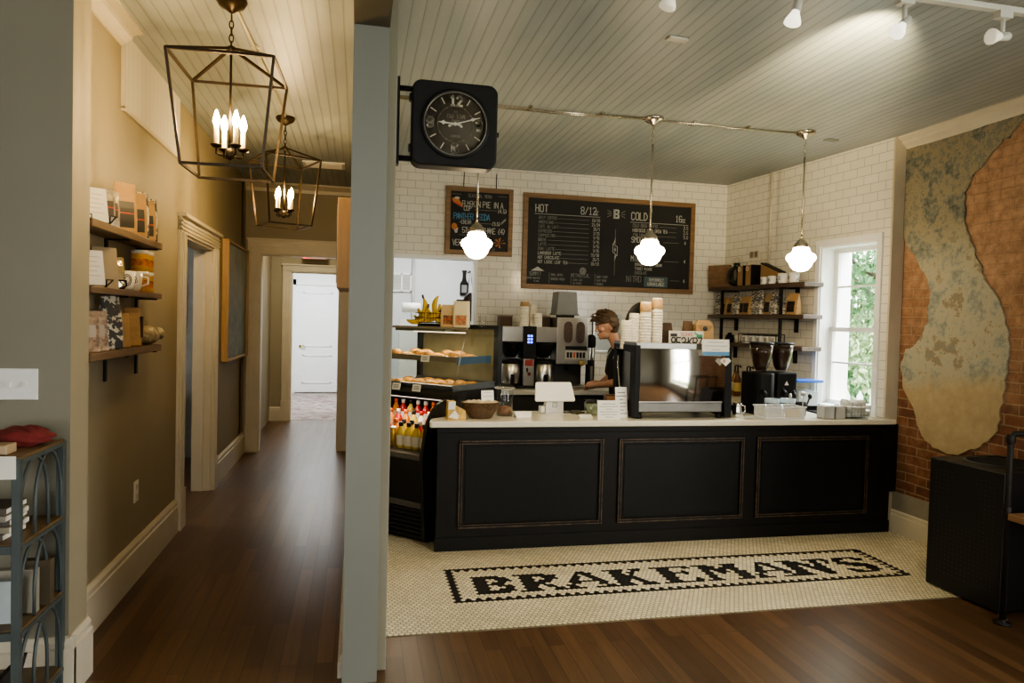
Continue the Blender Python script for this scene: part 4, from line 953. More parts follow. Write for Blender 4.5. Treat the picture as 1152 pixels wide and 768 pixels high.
for i, (x0, x1, lab) in enumerate(((1.375, 1.50, 'brown card box at the left on top of the twin brewer'), (1.77, 1.89, 'brown card box at the right on top of the twin brewer'))):
    g = G(); g.box(-(x1-x0)/2, (x1-x0)/2, 0, .14, 0, .10, M('box_brown', (.075, .04, .02), .7, var=.3)); g.box(-(x1-x0)/2-.004, (x1-x0)/2+.004, -.004, .144, .095, .108, M('box_rim', (.20, .15, .1), .6))
    o = g.obj('card_box', loc=((x0+x1)/2, 6.84, BZ+.60)); tag(o, lab, 'box')
g = G(); g.box(-.07, .07, 0, .004, 0, .16, GLASS('clear_sleeve', (.8, .82, .8), .8)); 
cupstack('tall cup stack with kraft sleeve on the twin brewer', (1.595, 6.72, BZ+.60), .046, .25, 10, True); cupstack('middle cream cup stack on the twin brewer', (1.69, 6.78, BZ+.60), .044, .215, 9); cupstack('short cream cup stack on the twin brewer front', (1.715, 6.68, BZ+.60), .048, .13, 6)
gr = thing('bulk_grinder', 'tall steel double hopper coffee grinder on back counter', 'grinder', (2.06, 6.62, BZ))
g = G(); g.box(-.16, .16, .0, .42, .24, .70, steeld); g.box(-.16, -.0, .24, .44, 0, .3, steeld); g.box(-.16, .16, .2, .42, 0, .25, MATS['dark_cabinet']); g.obj('housing', gr, .006)
g = G(); g.box(-.165, .165, -.02, .4, 0, .03, steeld); g.obj('base', gr, .004)
for x in (-.045, .08):
    g = G(); pts = [(x-.045+.01, .44)]; pts = [(x+.04*math.cos(a)*1.1, .555+.105*math.copysign(abs(math.sin(a))**.4, math.sin(a))) for a in [2*PI*k/20 for k in range(20)]]; g.prism(pts, -.006, .002, beans, 'y'); g.obj('hopper_window', gr)
g = G(); g.box(-.07, .15, -.012, .0, .385, .42, blk); g.obj('name_strip', gr, .003)
g = G(); g.box(-.07, .15, -.01, .0, .29, .375, M('switch_panel', (.42, .40, .34), .4));
for k in range(6): g.box(-.058+k*.033, -.036+k*.033, -.014, -.008, .305, .36, blk if k != 2 else M('switch_red', (.4, .08, .04), .4))
g.obj('switch_panel', gr)
g = G(); g.lathe([(0, 0), (.03, 0), (.032, .004), (.018, .008), (0, .008)], M('brass_badge', (.42, .30, .10), .35, .8), n=20, T=RT((.10, -.001, .255), 0, PI/2)); g.obj('badge', gr)
g = G(); g.box(-.02, .1, .05, .2, .18, .26, blk); g.obj('spout', gr, .006)
t = thing('storage_bin', 'grey plastic bin upside down on top of the bulk grinder', 'bin', (2.00, 6.72, BZ+.70), .04); g = G(); g.prism([(-.115, .03), (.115, .03), (.095, .25), (-.095, .25)], -.09, .1, M('bin_grey', (.16, .165, .155), .45)); g.box(-.125, .125, -.1, .11, .02, .035, MATS['bin_grey']); g.obj('bin_body', t, .008)
g = G(); g.box(-.06, .08, -.07, .08, 0, .02, blk); g.obj('lid', t)
t = thing('airpot', 'slim black and steel airpot between grinder and barista', 'airpot', (2.288, 6.74, BZ)); g = G(); g.lathe([(0, 0), (.05, 0), (.05, .02), (.045, .03), (.045, .40), (.05, .42)], blk, n=20); g.lathe([(.0455, .28), (.047, .29), (.047, .40), (.0455, .41)], steel, n=20); g.obj('pot_body', t); g = G(); g.lathe([(.051, .42), (.053, .43), (.053, .50), (.04, .53), (0, .535)], blk, n=20); g.obj('pump_head', t); g = G(); g.box(-.012, .012, -.055, -.045, .06, .22, steel); g.obj('sight_glass', t)
g = G(); g.box(-.16, .16, 0, .03, 0, .40, M('pale_blue_panel', (.50, .57, .58), .15)); g.box(-.16, -.15, -.004, .03, 0, .40, steel); g.box(-.16, .16, -.004, 0, 0, .012, steel); o = g.obj('splash_panel', loc=(2.62, 7.165, 1.35)); tag(o, 'pale blue glossy panel on the tiled wall behind the barista', 'panel')

# ------------------------------------------------------------------ barista
def skin_chain(chains, radii, sub=2):
    """tapered limbs between joints, fused into one skin afterwards"""
    g = G()
    rad = lambda n: radii[n][1][0] if isinstance(radii[n][1], tuple) else radii[n][1]
    for a, b in chains: g.tube([radii[a][0], radii[b][0]], [rad(a), rad(b)], skin, 16)
    for n in radii: r = rad(n); g.ell(radii[n][0], (r, r, r), skin, 16, 10)
    me = bpy.data.meshes.new('limbs'); me.from_pydata(g.v, [], g.f); return me
def torso(add=0):
    g = G()
    for p, r in ((L(2.44, 6.10, .93), (.115, .165, .13)), (L(2.425, 6.10, 1.08), (.10, .145, .14)), (L(2.395, 6.10, 1.25), (.105, .155, .15)), (L(2.375, 6.10, 1.35), (.085, .165, .075))): g.ell(p, tuple(q+add for q in r), skin, 24, 14)
    me = bpy.data.meshes.new('torso'); me.from_pydata(g.v, [], g.f); return me
def join_remesh(meshes, g, name, mat, parent, vox, smooth=2):
    bm = bmesh.new()
    for m_ in meshes: bm.from_mesh(m_)
    me = bpy.data.meshes.new('tmp')
    if g is not None:
        m2 = bpy.data.meshes.new('t2'); m2.from_pydata(g.v, [], g.f); bm.from_mesh(m2)
    bmesh.ops.recalc_face_normals(bm, faces=bm.faces); bm.to_mesh(me); bm.free()
    o = bpy.data.objects.new('tmp', me); C.objects.link(o)
    r = o.modifiers.new('r', 'REMESH'); r.mode = 'VOXEL'; r.voxel_size = vox; r.use_smooth_shade = True
    s = o.modifiers.new('sm', 'SMOOTH'); s.factor = .5; s.iterations = smooth
    m3 = evalmesh(o); bpy.data.objects.remove(o)
    bm = bmesh.new(); bm.from_mesh(m3); seen = set(); isl = []
    for v0 in bm.verts:
        if v0 in seen: continue
        st = [v0]; seen.add(v0); grp = []
        while st:
            v = st.pop(); grp.append(v)
            for e in v.link_edges:
                q = e.other_vert(v)
                if q not in seen: seen.add(q); st.append(q)
        isl.append(grp)
    isl.sort(key=len)
    for grp in isl[:-1]: bmesh.ops.delete(bm, geom=grp, context='VERTS')
    bm.to_mesh(m3); bm.free(); m3.materials.clear(); m3.materials.append(mat)
    for p in m3.polygons: p.material_index = 0; p.use_smooth = True
    ob = bpy.data.objects.new(name, m3); C.objects.link(ob); ob.parent = parent; return ob
per = thing('person', 'short-haired barista in dark apron leaning to back counter behind espresso machine', 'person', (2.42, 6.10, 0))
OX, OY = 2.42, 6.10
def L(x, y, z): return Vector((x-OX, y-OY, z))
J = {'pelvis': (L(2.44, 6.10, .93), .10), 'waist': (L(2.42, 6.10, 1.10), .09), 'chest': (L(2.385, 6.10, 1.29), .085), 'nb': (L(2.34, 6.10, 1.42), .058), 'neck': (L(2.30, 6.10, 1.50), .05), 'hd': (L(2.245, 6.10, 1.60), .055),
     'sl': (L(2.37, 5.94, 1.375), .058), 'el': (L(2.325, 5.93, 1.13), .043), 'wl': (L(2.17, 6.22, 1.075), .027), 'sr': (L(2.37, 6.26, 1.375), .058), 'er': (L(2.345, 6.31, 1.14), .043), 'wr': (L(2.29, 6.43, 1.07), .027),
     'hl': (L(2.45, 6.01, .86), .085), 'kl': (L(2.42, 6.0, .48), .058), 'al': (L(2.45, 6.0, .09), .038), 'tl': (L(2.29, 5.99, .04), .036), 'hr': (L(2.45, 6.19, .86), .085), 'kr': (L(2.43, 6.2, .48), .058), 'ar': (L(2.46, 6.2, .09), .038), 'tr': (L(2.30, 6.21, .04), .036)}
ch = [('pelvis', 'waist'), ('waist', 'chest'), ('chest', 'nb'), ('nb', 'neck'), ('neck', 'hd'), ('chest', 'sl'), ('sl', 'el'), ('el', 'wl'), ('chest', 'sr'), ('sr', 'er'), ('er', 'wr'), ('pelvis', 'hl'), ('hl', 'kl'), ('kl', 'al'), ('al', 'tl'), ('pelvis', 'hr'), ('hr', 'kr'), ('kr', 'ar'), ('ar', 'tr')]
ms = [skin_chain(ch, J), torso()]
def hand(w, d, side):
    """palm from wrist w along unit d, five separate fingers curled down; side = thumb direction"""
    d = d.normalized(); up = Vector((0, 0, 1)); s = d.cross(up).normalized()*side; out = []
    pr = {'a': (w-d*.015, .024), 'b': (w+d*.04, (.034, .02)), 'c': (w+d*.075, (.036, .017))}; out.append(skin_chain([('a', 'b'), ('b', 'c')], pr, 1))
    for k, (off, ln) in enumerate(((.027, .068), (.009, .078), (-.009, .073), (-.027, .056))):
        b0 = w+d*.068+s*off; b1 = b0+d*ln*.5-up*.006; b2 = b1+d*ln*.3-up*.018; b3 = b2+d*ln*.15-up*.02
        out.append(skin_chain([('a', 'b'), ('b', 'c'), ('c', 'd')], {'a': (b0, .0095), 'b': (b1, .009), 'c': (b2, .0085), 'd': (b3, .0075)}, 1))
    t0 = w+d*.025+s*.025; out.append(skin_chain([('a', 'b'), ('b', 'c')], {'a': (t0, .013), 'b': (t0+d*.03+s*.028-up*.008, .0105), 'c': (t0+d*.058+s*.034-up*.016, .0085)}, 1))
    return out
ms += hand(J['wl'][0], Vector((-.30, .62, -.06)), 1) + hand(J['wr'][0], Vector((-.3, .5, -.05)), -1)
HC = L(2.222, 6.10, 1.625); HT = RT(HC, 0, 0, -.22)   # nods slightly down toward -x
g = G()
def headfn(d):
    q = 1.0
    if d.z < 0: q -= .16*(-d.z)**1.5*(1 if abs(d.y) > .2 else .6)
    if d.x < -.5: q -= .05
    return q
g.ell((0, 0, .015), (.098, .076, .112), skin, 32, 22, HT, headfn)
g.ell((-.035, 0, -.062), (.055, .05, .052), skin, 20, 12, HT); g.ell((-.078, 0, -.092), (.018, .024, .018), skin, 14, 10, HT)
g.ell((-.106, 0, -.018), (.016, .014, .013), skin, 12, 8, HT); g.ell((-.097, 0, .004), (.014, .010, .026), skin, 12, 8, HT); g.ell((-.088, 0, .032), (.016, .05, .012), skin, 16, 8, HT)
g.ell((-.093, 0, -.055), (.010, .022, .006), skin, 14, 8, HT); g.ell((-.092, 0, -.066), (.010, .019, .007), skin, 14, 8, HT)
for s in (-1, 1):
    g.ell((-.072, s*.042, -.015), (.025, .028, .02), skin, 14, 8, HT); g.ell((.012, s*.076, -.008), (.017, .008, .03), skin, 14, 8, HT)
body = join_remesh(ms, g, 'body', skin, per, .005, 3)
for s in (-1, 1):
    g = G(); g.ell((-.086, s*.032, .012), (.008, .012, .007), M('eye_white', (.42, .38, .34), .3), 12, 8, HT); g.ell((-.0925, s*.033, .011), (.004, .0055, .006), M('iris', (.05, .03, .02), .2), 10, 6, HT); g.obj('eye', per)
    g = G(); g.tube([HT @ Vector((-.100, s*.014, .036)), HT @ Vector((-.101, s*.032, .041)), HT @ Vector((-.088, s*.054, .035))], .0045, hairm, 6); g.obj('eyebrow', per)
# hair: tousled short cap
g = G(); rr = random.Random(9)
g.ell((.012, 0, .045), (.106, .086, .098), hairm, 40, 26, HT, lambda d: (1+.05*math.sin(9*d.x+4*d.z)*math.sin(8*d.y+3)+.035*math.sin(17*d.z+9*d.x)) if d.z > -.15 or d.x > .35 else .62)
for k in range(90):
    a = rr.uniform(-PI, PI); el = rr.uniform(.15, 1.35); d = Vector((math.cos(a)*math.cos(el), math.sin(a)*math.cos(el), math.sin(el)))
    p = Vector((.012+.102*d.x, .083*d.y, .045+.096*d.z)); tdir = Vector((-.7, .25*rr.uniform(-1, 1), .25)).normalized()
    q = p+tdir*.03+d*.010; e = q+tdir*.022+d*.002-Vector((0, 0, .012)); g.tube([HT @ p, HT @ q, HT @ e], [.008, .007, .002], hairm, 6)
g.ell((.04, 0, -.01), (.068, .074, .085), hairm, 24, 16, HT)
for k in range(40):
    a = rr.uniform(-1.75, 1.75); p = Vector((.02+.085*math.cos(a), .077*math.sin(a), .03)); g.tube([HT @ p, HT @ (p+Vector((.006, 0, -.03))), HT @ (p+Vector((-.002, 0, -.06)))], [.010, .009, .003], hairm, 6)
g.obj('hair', per)
# clothing
def grow(keys, links, add, name, mat, vox=.009):
    R = {k: (J[k][0], (J[k][1] if not isinstance(J[k][1], tuple) else J[k][1][0])+add.get(k, .012)) for k in keys}
    return join_remesh([skin_chain(links, R)]+([torso(.014)] if 'chest' in keys else []), None, name, mat, per, vox, 3)
J['slv'] = (J['sl'][0].lerp(J['el'][0], .72), .05); J['srv'] = (J['sr'][0].lerp(J['er'][0], .72), .05)
grow(['pelvis', 'waist', 'chest', 'nb', 'sl', 'slv', 'sr', 'srv'], [('pelvis', 'waist'), ('waist', 'chest'), ('chest', 'nb'), ('chest', 'sl'), ('sl', 'slv'), ('chest', 'sr'), ('sr', 'srv')], {'pelvis': .014, 'nb': .006, 'slv': .014, 'srv': .014}, 't_shirt', shirt)
J['akl'] = (J['al'][0]+Vector((0, 0, .03)), .04); J['akr'] = (J['ar'][0]+Vector((0, 0, .03)), .04)
grow(['pelvis', 'hl', 'kl', 'akl', 'hr', 'kr', 'akr'], [('pelvis', 'hl'), ('hl', 'kl'), ('kl', 'akl'), ('pelvis', 'hr'), ('hr', 'kr'), ('kr', 'akr')], {'kl': .018, 'kr': .018, 'akl': .02, 'akr': .02}, 'trousers', M('dark_denim', (.03, .035, .05), .9))
g = G(); T = RT((0, 0, 0)); vs = []
for z, x, w in ((1.34, 2.262, .09), (1.25, 2.245, .12), (1.10, 2.275, .15), (.95, 2.285, .17), (.75, 2.29, .18), (.55, 2.30, .18)):
    for k in range(9): t_ = (k-4)/4; vs.append(L(x+.09*t_*t_*(1.15 if z < 1.3 else .7)-.012, OY+w*t_, z))
g.add(vs, [(i*9+k, i*9+k+1, (i+1)*9+k+1, (i+1)*9+k) for i in range(5) for k in range(8)], M('apron_black', (.012, .011, .010), .85), True)
o = g.obj('apron', per); sd = o.modifiers.new('th', 'SOLIDIFY'); sd.thickness = .008
g = G(); 
for s in (-1, 1): g.tube([L(2.262, OY+s*.085, 1.335), L(2.29, OY+s*.075, 1.40), L(2.36, OY+s*.07, 1.455), L(2.42, OY+s*.03, 1.44)], .009, M('apron_strap', (.35, .37, .37), .8), 8)
g.obj('apron_strap', per)
g = G()
for s_, a, t_ in ((0, 'al', 'tl'), (1, 'ar', 'tr')):
    p = J[a][0]; g.ell((p.x-.06, p.y, .045), (.14, .05, .05), M('black_shoe', (.015, .013, .012), .4), 18, 10)
g.obj('shoes', per)

# ------------------------------------------------------------------ boards on the back wall
def framed_board(name, label, x0, x1, z0, z1, fw, fill):
    t = thing(name, label, 'chalkboard', ((x0+x1)/2, YB, (z0+z1)/2)); w = (x1-x0)/2; h = (z1-z0)/2
    g = G()
    for a, b, c, d in ((-w, w, h-fw, h), (-w, w, -h, -h+fw), (-w, -w+fw, -h+fw, h-fw), (w-fw, w, -h+fw, h-fw)): g.box(a, b, -.035, -.001, c, d, framew)
    g.obj('wood_frame', t, .003)
    g = G(); g.box(-w+fw*.8, w-fw*.8, -.018, -.002, -h+fw*.8, h-fw*.8, chalkb); g.obj('slate', t)
    g = G(); fill(g, RT((0, -.0195, 0)), w-fw, h-fw); g.obj('chalk_writing', t)
    for nm_, d in getattr(g, 'extra', []): d.obj(nm_, t)
    return t
def big(g, T, w, h):
    # px helper: u,v in 0..1 across the slate
    X = lambda u: -w+2*w*u; Z = lambda v: h-2*h*v
    lt = .0075
    g.text('HOT', X(.045), Z(.155), .075, chalk, .010, T, 1.05); g.text('8/12', X(.315), Z(.155), .075, chalk, .009, T, .95); g.text('OZ', X(.395), Z(.155), .04, chalk, .006, T)
    g.seg((X(.04), Z(.18)), (X(.43), Z(.18)), .005, chalk, T)
    items = [('DRIP COFFEE', '16/19'), ('AMERICANO', '21/24'), ('CAFE AU LAIT', '25/3'), ('ESPRESSO', '2/25'), ('CAPPUCCINO', '3/35'), ('BREVE', '3/35'), ('LATTE', '3/35'), ('CHAI LATTE', '3/35'), ('LAVENDER LATTE', '33/38'), ('HOT CHOCOLATE', '25/3'), ('HOT LOOSE LEAF TEA', '16/19')]
    for i, (a, b) in enumerate(items):
        v = .238+i*.0515; g.text(a, X(.065), Z(v), .030, chalk if i > 7 else chalkg, .0038, T, .98); g.text(b, X(.43), Z(v), .030, chalk, .0045, T, 1.0, align='r')
        xe = X(.065)+len(a)*.030*.62*.92+.015; g.seg((xe, Z(v)+.012), (X(.365), Z(v)+.012), .0035, chalkg, T)
    # summit mark and suppliers
    g.add([(X(.025), 0, Z(.845)), (X(.105), 0, Z(.845)), (X(.065), 0, Z(.795))], [(0, 1, 2)], chalk, False, T); g.text('SUMMIT', X(.018), Z(.9), .038, chalkg, .005, T, .92); g.text('COFFEE ROASTERS', X(.0), Z(.94), .018, chalkg, .003, T, .9); g.text('PLANO', X(.045), Z(.975), .018, chalkg, .003, T)
    for u in (.135, .265, .41): g.seg((X(u), Z(.86)), (X(u), Z(.985)), .004, chalkg, T)
    for k, s in enumerate(('SMALL BATCH', 'ROASTED FRESH')): g.text(s, X(.145), Z(.895+k*.05), .022, chalkg, .0035, T, .85)
    cx, cz = X(.335), Z(.825)
    for r_ in (.034, .022, .011):
        pts = [(cx+r_*math.cos(a), cz+r_*math.sin(a)) for a in [2*PI*k/18 for k in range(19)]]
        for p, q in zip(pts, pts[1:]): g.seg(p, q, .006, chalk, T)
    g.text('METHODICAL', X(.268), Z(.90), .036, chalkg, .0045, T, .92); g.text('LOOSE LEAF', X(.275), Z(.945), .02, chalkg, .003, T, .9); g.text('TEA MIXES', X(.275), Z(.985), .02, chalkg, .003, T, .9)
    for k, s in enumerate(('SWEET STEEP', 'FAIR TRADE', 'ORGANIC')): g.text(s, X(.42), Z(.90+k*.043), .022, chalkg, .0035, T, .85)
    # block B with rays
    bx, bz = X(.53), Z(.13)
    for a, b, c, d in ((-.032, -.008, -.05, .05), (-.03, .024, .03, .05), (-.03, .024, -.05, -.03), (-.03, .022, -.01, .01), (.014, .034, .006, .044), (.014, .036, -.044, -.004)): g.box(bx+a, bx+b, -.0005, .0005, bz+c, bz+d, chalk, T)
    for s in (-1, 1):
        for k in (-1, 0, 1): g.seg((bx+s*.058, bz+k*.016), (bx+s*.10, bz+k*.036), .006, chalkg, T)
    # arrow motif
    mx = X(.528); g.seg((mx, Z(.31)), (mx, Z(.86)), .0045, chalkg, T)
    g.add([(mx-.02, 0, Z(.49)), (mx+.004, 0, Z(.40)), (mx+.004, 0, Z(.47))], [(0, 1, 2)], chalk, False, T); g.add([(mx-.004, 0, Z(.70)), (mx-.004, 0, Z(.63)), (mx+.022, 0, Z(.61))], [(0, 1, 2)], chalk, False, T)
    dm = [(mx-.024, Z(.485)), (mx+.026, Z(.52)), (mx+.026, Z(.625)), (mx-.024, Z(.585))]
    for p, q in zip(dm, dm[1:]+dm[:1]): g.seg(p, q, .006, chalk, T)
    for p, q in (((mx-.008, Z(.555)), (mx, Z(.535))), ((mx, Z(.535)), (mx+.009, Z(.555))), ((mx+.009, Z(.555)), (mx, Z(.575))), ((mx, Z(.575)), (mx-.008, Z(.555)))): g.seg(p, q, .005, chalk, T)
    # cold side
    g.text('COLD', X(.625), Z(.185), .078, chalk, .010, T, 1.0); g.text('16', X(.905), Z(.18), .065, chalk, .008, T); g.text('OZ', X(.945), Z(.185), .036, chalk, .006, T)
    g.seg((X(.62), Z(.215)), (X(.985), Z(.215)), .005, chalk, T)
    for i, (a, b, c) in enumerate((('COLD BREW COFFEE', '2.5', chalkg), ('HIBISCUS COLD BREW TEA', '2.5', chalk), ('ITALIAN SODA', '3.0', chalkg))):
        v = .27+i*.057; g.text(a, X(.635), Z(v), .033, c, .005, T, .9); g.text(b, X(.985), Z(v), .034, chalk, .0055, T, .9, align='r')
        xe = X(.635)+len(a)*.033*.62*.9+.012
        if xe < X(.91): g.seg((xe, Z(v)+.012), (X(.91), Z(v)+.012), .0035, chalkg, T)
    g.text('SMOOTHIES', X(.63), Z(.455), .056, chalk, .007, T, .95); g.seg((X(.83), Z(.44)), (X(.93), Z(.44)), .004, chalkg, T); g.text('4', X(.965), Z(.455), .035, chalk, .006, T)
    for k, s in enumerate(('ROTATING STRAWBERRY', 'MANGO  BLUEBERRY')): g.text(s, X(.655), Z(.52+k*.05), .026, chalkg, .004, T, .9)
    g.text('MILKSHAKES', X(.63), Z(.68), .056, chalk, .007, T, .95); g.seg((X(.84), Z(.67)), (X(.93), Z(.67)), .004, chalkg, T); g.text('4', X(.965), Z(.68), .035, chalk, .006, T)
    for k, s in enumerate(('STRAWBERRY ICE CREAM', 'TICKET PLEASE', 'CHOCOLATE')): g.text(s, X(.655), Z(.735+k*.05), .028, chalk if k < 2 else chalkg, .0045, T, .9)
    g.text('NITRO', X(.605), Z(.93), .062, chalkg, .006, T, .9); g.seg((X(.88), Z(.90)), (X(.94), Z(.90)), .004, chalkg, T); g.text('4', X(.965), Z(.92), .035, chalk, .006, T)
    g.box(X(.715), X(.865), -.0012, 0, Z(.985), Z(.86), chalkt, T); T2 = T @ RT((0, -.002, 0))
    g.text('TEMPORARILY', X(.79), Z(.915), .03, chalk, .006, T2, .85, align='c'); g.text('UNAVAILABLE', X(.79), Z(.968), .034, chalk, .007, T2, .85, align='c')
framed_board('menu_board', 'large wood-framed chalkboard menu of hot and cold drinks', 1.662, 3.598, 1.995, 2.99, .05, big)
def small(g, T, w, h):
    X = lambda u: -w+2*w*u; Z = lambda v: h-2*h*v
    head, g0 = g, g
    g.text('SEASONAL MENU', X(.5), Z(.09), .032, chalkg, .004, T, 1.0, .6, 'c'); g.seg((X(.02), Z(.05)), (X(.18), Z(.05)), .004, chalkg, T); g.seg((X(.82), Z(.05)), (X(.98), Z(.05)), .004, chalkg, T)
    g = r1 = G(); g.text('PUMPKIN PIE IN A', X(.20), Z(.255), .058, chalk, .0065, T, .74); g.text('CUP', X(.23), Z(.32), .048, chalk, .007, T, .9); g.seg((X(.42), Z(.30)), (X(.80), Z(.30)), .004, chalkg, T); g.text('(4.5)', X(.97), Z(.335), .038, chalk, .005, T, .85, align='r')
    g = r2 = G(); g.text('PANTHER  SODA', X(.06), Z(.47), .058, chalkblue, .007, T, .80); g.text('+CREAM', X(.16), Z(.55), .036, chalk, .005, T, .9); g.seg((X(.45), Z(.53)), (X(.72), Z(.53)), .004, chalkg, T); g.text('(3.5)', X(.86), Z(.555), .034, chalk, .005, T, .85, align='r')
    g = r3 = G(); g.text('5TH ST. SHAKE (4)', X(.21), Z(.70), .056, chalk, .0065, T, .76); g.seg((X(.15), Z(.74)), (X(.7), Z(.74)), .004, chalkg, T)
    g = r4 = G(); g.text('VERY BERRY', X(.05), Z(.92), .058, chalk, .007, T, .88); g.text('(4.5)', X(.78), Z(.99), .03, chalkg, .004, T, .9, align='r')
    # drawn pie slice, sprig, sundae, autumn leaves
    d = G(); d.add([(X(.02), 0, Z(.12)), (X(.12), 0, Z(.10)), (X(.20), 0, Z(.23)), (X(.19), 0, Z(.27)), (X(.04), 0, Z(.18))], [(0, 1, 2, 3, 4)], chalko, False, T)
    d.add([(X(.03), 0, Z(.16)), (X(.19), 0, Z(.24)), (X(.19), 0, Z(.27)), (X(.04), 0, Z(.19))], [(0, 1, 2, 3)], inkr, False, T @ RT((0, -.001, 0))); d.ell((X(.11), 0, Z(.115)), (.028, .001, .014), chalk, 12, 6, T)
    e = G()
    for k in range(4): e.seg((X(.88), Z(.50)-k*.006), (X(.95)+k*.002, Z(.43)-k*.004), .005, chalkg, T)
    u = G(); u.ell((X(.07), 0, Z(.60)), (.03, .001, .035), chalko, 10, 6, T); u.add([(X(.05), 0, Z(.63)), (X(.14), 0, Z(.62)), (X(.12), 0, Z(.71)), (X(.09), 0, Z(.71))], [(0, 1, 2, 3)], chalk, False, T)
    v = G()
    for k in range(8):
        a = k*.785; v.add([(X(.86), 0, Z(.86)), (X(.86)+.06*math.cos(a)-.012*math.sin(a), 0, Z(.86)+.05*math.sin(a)), (X(.86)+.06*math.cos(a)+.012*math.sin(a), 0, Z(.86)+.05*math.sin(a)+.012)], [(0, 1, 2)], chalko, False, T)
    head.extra = [('chalk_drawing', q) for q in (d, e, u, v)]+[('chalk_writing', q) for q in (r1, r2, r3, r4)]
sb = framed_board('menu_board', 'smaller wood-framed seasonal chalkboard behind the first pendant', .853, 1.551, 2.315, 3.007, .048, small)
g = G(); g.tube([(-.17, -.012, .34), (-.165, -.006, .50)], .004, blkm, 6); g.tube([(.17, -.012, .34), (.172, -.006, .50)], .004, blkm, 6); g.obj('hanging_wire', sb)

# ------------------------------------------------------------------ shelves on the tiled wall
def tw_thing(name, label, cat, lx, ly, z, group=None, rz=0): return thing(name, label, cat, tiled(lx, ly, z), TR+rz, group)
for i, (z0, z1, lab) in enumerate(((2.035, 2.075, 'top dark wood shelf on the white tiled wall'), (1.74, 1.778, 'middle dark wood shelf on the tiled wall, holding coffee bags'), (1.445, 1.483, 'lowest dark wood shelf on the tiled wall, behind the grinders'))):
    t = tw_thing('wall_shelf', lab, 'shelf', 0, 0, 0, 'shelves on the tiled wall'); g = G(); g.box(-2.215, -.725, -.22, -.002, z0, z1, darkw); g.obj('shelf_board', t, .004)
    for x in (-1.98, -1.05):
        g = G(); g.box(x-.015, x+.015, -.03, -.001, z0-.13, z0+.0, blkm); g.box(x-.015, x+.015, -.20, -.002, z0-.012, z0, blkm); g.obj('bracket', t)
        if i < 2: g = G(); g.box(x-.011, x+.011, -.215, -.19, (1.483, 1.778)[1-i] if i == 0 else 1.483, z0, blkm); g.obj('upright', t)
# top shelf
S1 = 2.076
g = G(); g.box(-.14, .12, -.012, .012, 0, .24, WOODM('cutting_board', (.14, .08, .04), (.25, .15, .08), 0), RT((0, 0, 0), .5, .06)); o = g.obj('cutting_board'); tag(o, 'brown wooden board leaning in the corner on top shelf', 'board'); o.location = tiled(-2.09, -.13, S1)+Vector((-.02, .0, 0)); o.rotation_euler = (0, 0, TR)
t = tw_thing('round_flask', 'dark green round canteen jug with ring handle on top shelf', 'jug', -1.86, -.12, S1, None, .3); g = G(); dg = M('dark_enamel', (.022, .024, .017), .25)
g.lathe([(0, -.05), (.08, -.045), (.108, -.02), (.112, 0), (.108, .02), (.08, .045), (0, .05)], dg, n=30, T=RT((0, 0, .112), 0, PI/2)); g.lathe([(.035, .21), (.035, .245), (.028, .25), (0, .25)], dg, n=16); g.obj('jug_body', t)
g = G(); g.tube([(.03*math.cos(a), 0, .275+.03*math.sin(a)) for a in [2*PI*k/16 for k in range(17)]], .0045, steel, 6); g.obj('ring_handle', t)
g = G(); g.ell((.02, -.05, .12), (.018, .004, .06), M('dull_glint', (.16, .15, .11), .3), 10, 8); g.obj('window_strip', t)  # pale ellipse is a highlight painted onto the jug's face
for i, (lx, w, dpt) in enumerate(((-1.705, .085, .15), (-1.575, .085, .15))):
    t = tw_thing('kraft_carton', ('left' if i == 0 else 'right')+' upright kraft carton with white ring beside the canteen', 'carton', lx, -.13, S1, 'kraft cartons on the top shelf'); g = G(); g.box(-w/2, w/2, -.06, .08, 0, .205, kraftd); g.box(w/2, w/2+.012, -.062, .082, 0, .208, blk); g.obj('carton_body', t, .003)
    g = G(); g.lathe([(.016, 0), (.022, .002), (.022, .004), (.016, .004)], paper, n=16, T=RT((-.01, -.061, .17), 0, PI/2)); g.obj('ring_print', t)
    if i == 0: g = G(); g.tube([(.03*math.cos(a), 0, .22+.03*math.sin(a)) for a in [PI*k/10 for k in range(11)]], .004, steel, 6); g.obj('wire_handle', t)
t = tw_thing('kraft_carton', 'slanted-top kraft carton behind the white mugs on top shelf', 'carton', -1.38, -.07, S1); g = G(); g.prism([(-.13, 0), (.15, 0), (.15, .12), (-.13, .225)], -.02, .06, kraftd); g.prism([(-.13, .22), (.15, .115), (.15, .125), (-.13, .232)], -.022, .062, blk); g.obj('carton_body', t)
def mug():
    t = tw_thing('coffee_mug', '', 'mug', 0, 0, 0, 'mugs on the top shelf'); g = G(); g.lathe([(0, 0), (.034, 0), (.038, .006), (.044, .088), (.041, .088), (.034, .01), (0, .01)], china, n=22); g.obj('mug_body', t)
    g = G(); g.tube([(.042, 0, .075), (.065, 0, .07), (.068, 0, .04), (.038, 0, .02)], .006, china, 8); g.obj('handle', t); g = G(); g.text('B', -.012, .03, .03, inkd, .004, RT((0, -.0445, 0))); g.obj('print', t); return t
m0 = mug()
for i, (lx, s) in enumerate(((-1.385, .88), (-1.265, .92), (-1.11, 1.12), (-.96, 1.1))):
    lab = ('small straight white mug, leftmost of four on the top shelf', 'second white mug from the left on the top shelf', 'wide white mug, third from the left on the top shelf', 'rightmost white mug on the top shelf, handle toward the window')[i]
    o = m0 if i == 0 else dup(m0, (0, 0, 0), 0, lab); o['label'] = lab; o.location = tiled(lx, -.14, S1); o.rotation_euler = (0, 0, TR+(.3 if i < 3 else -.1)); o.scale = (s, s, s*.98)
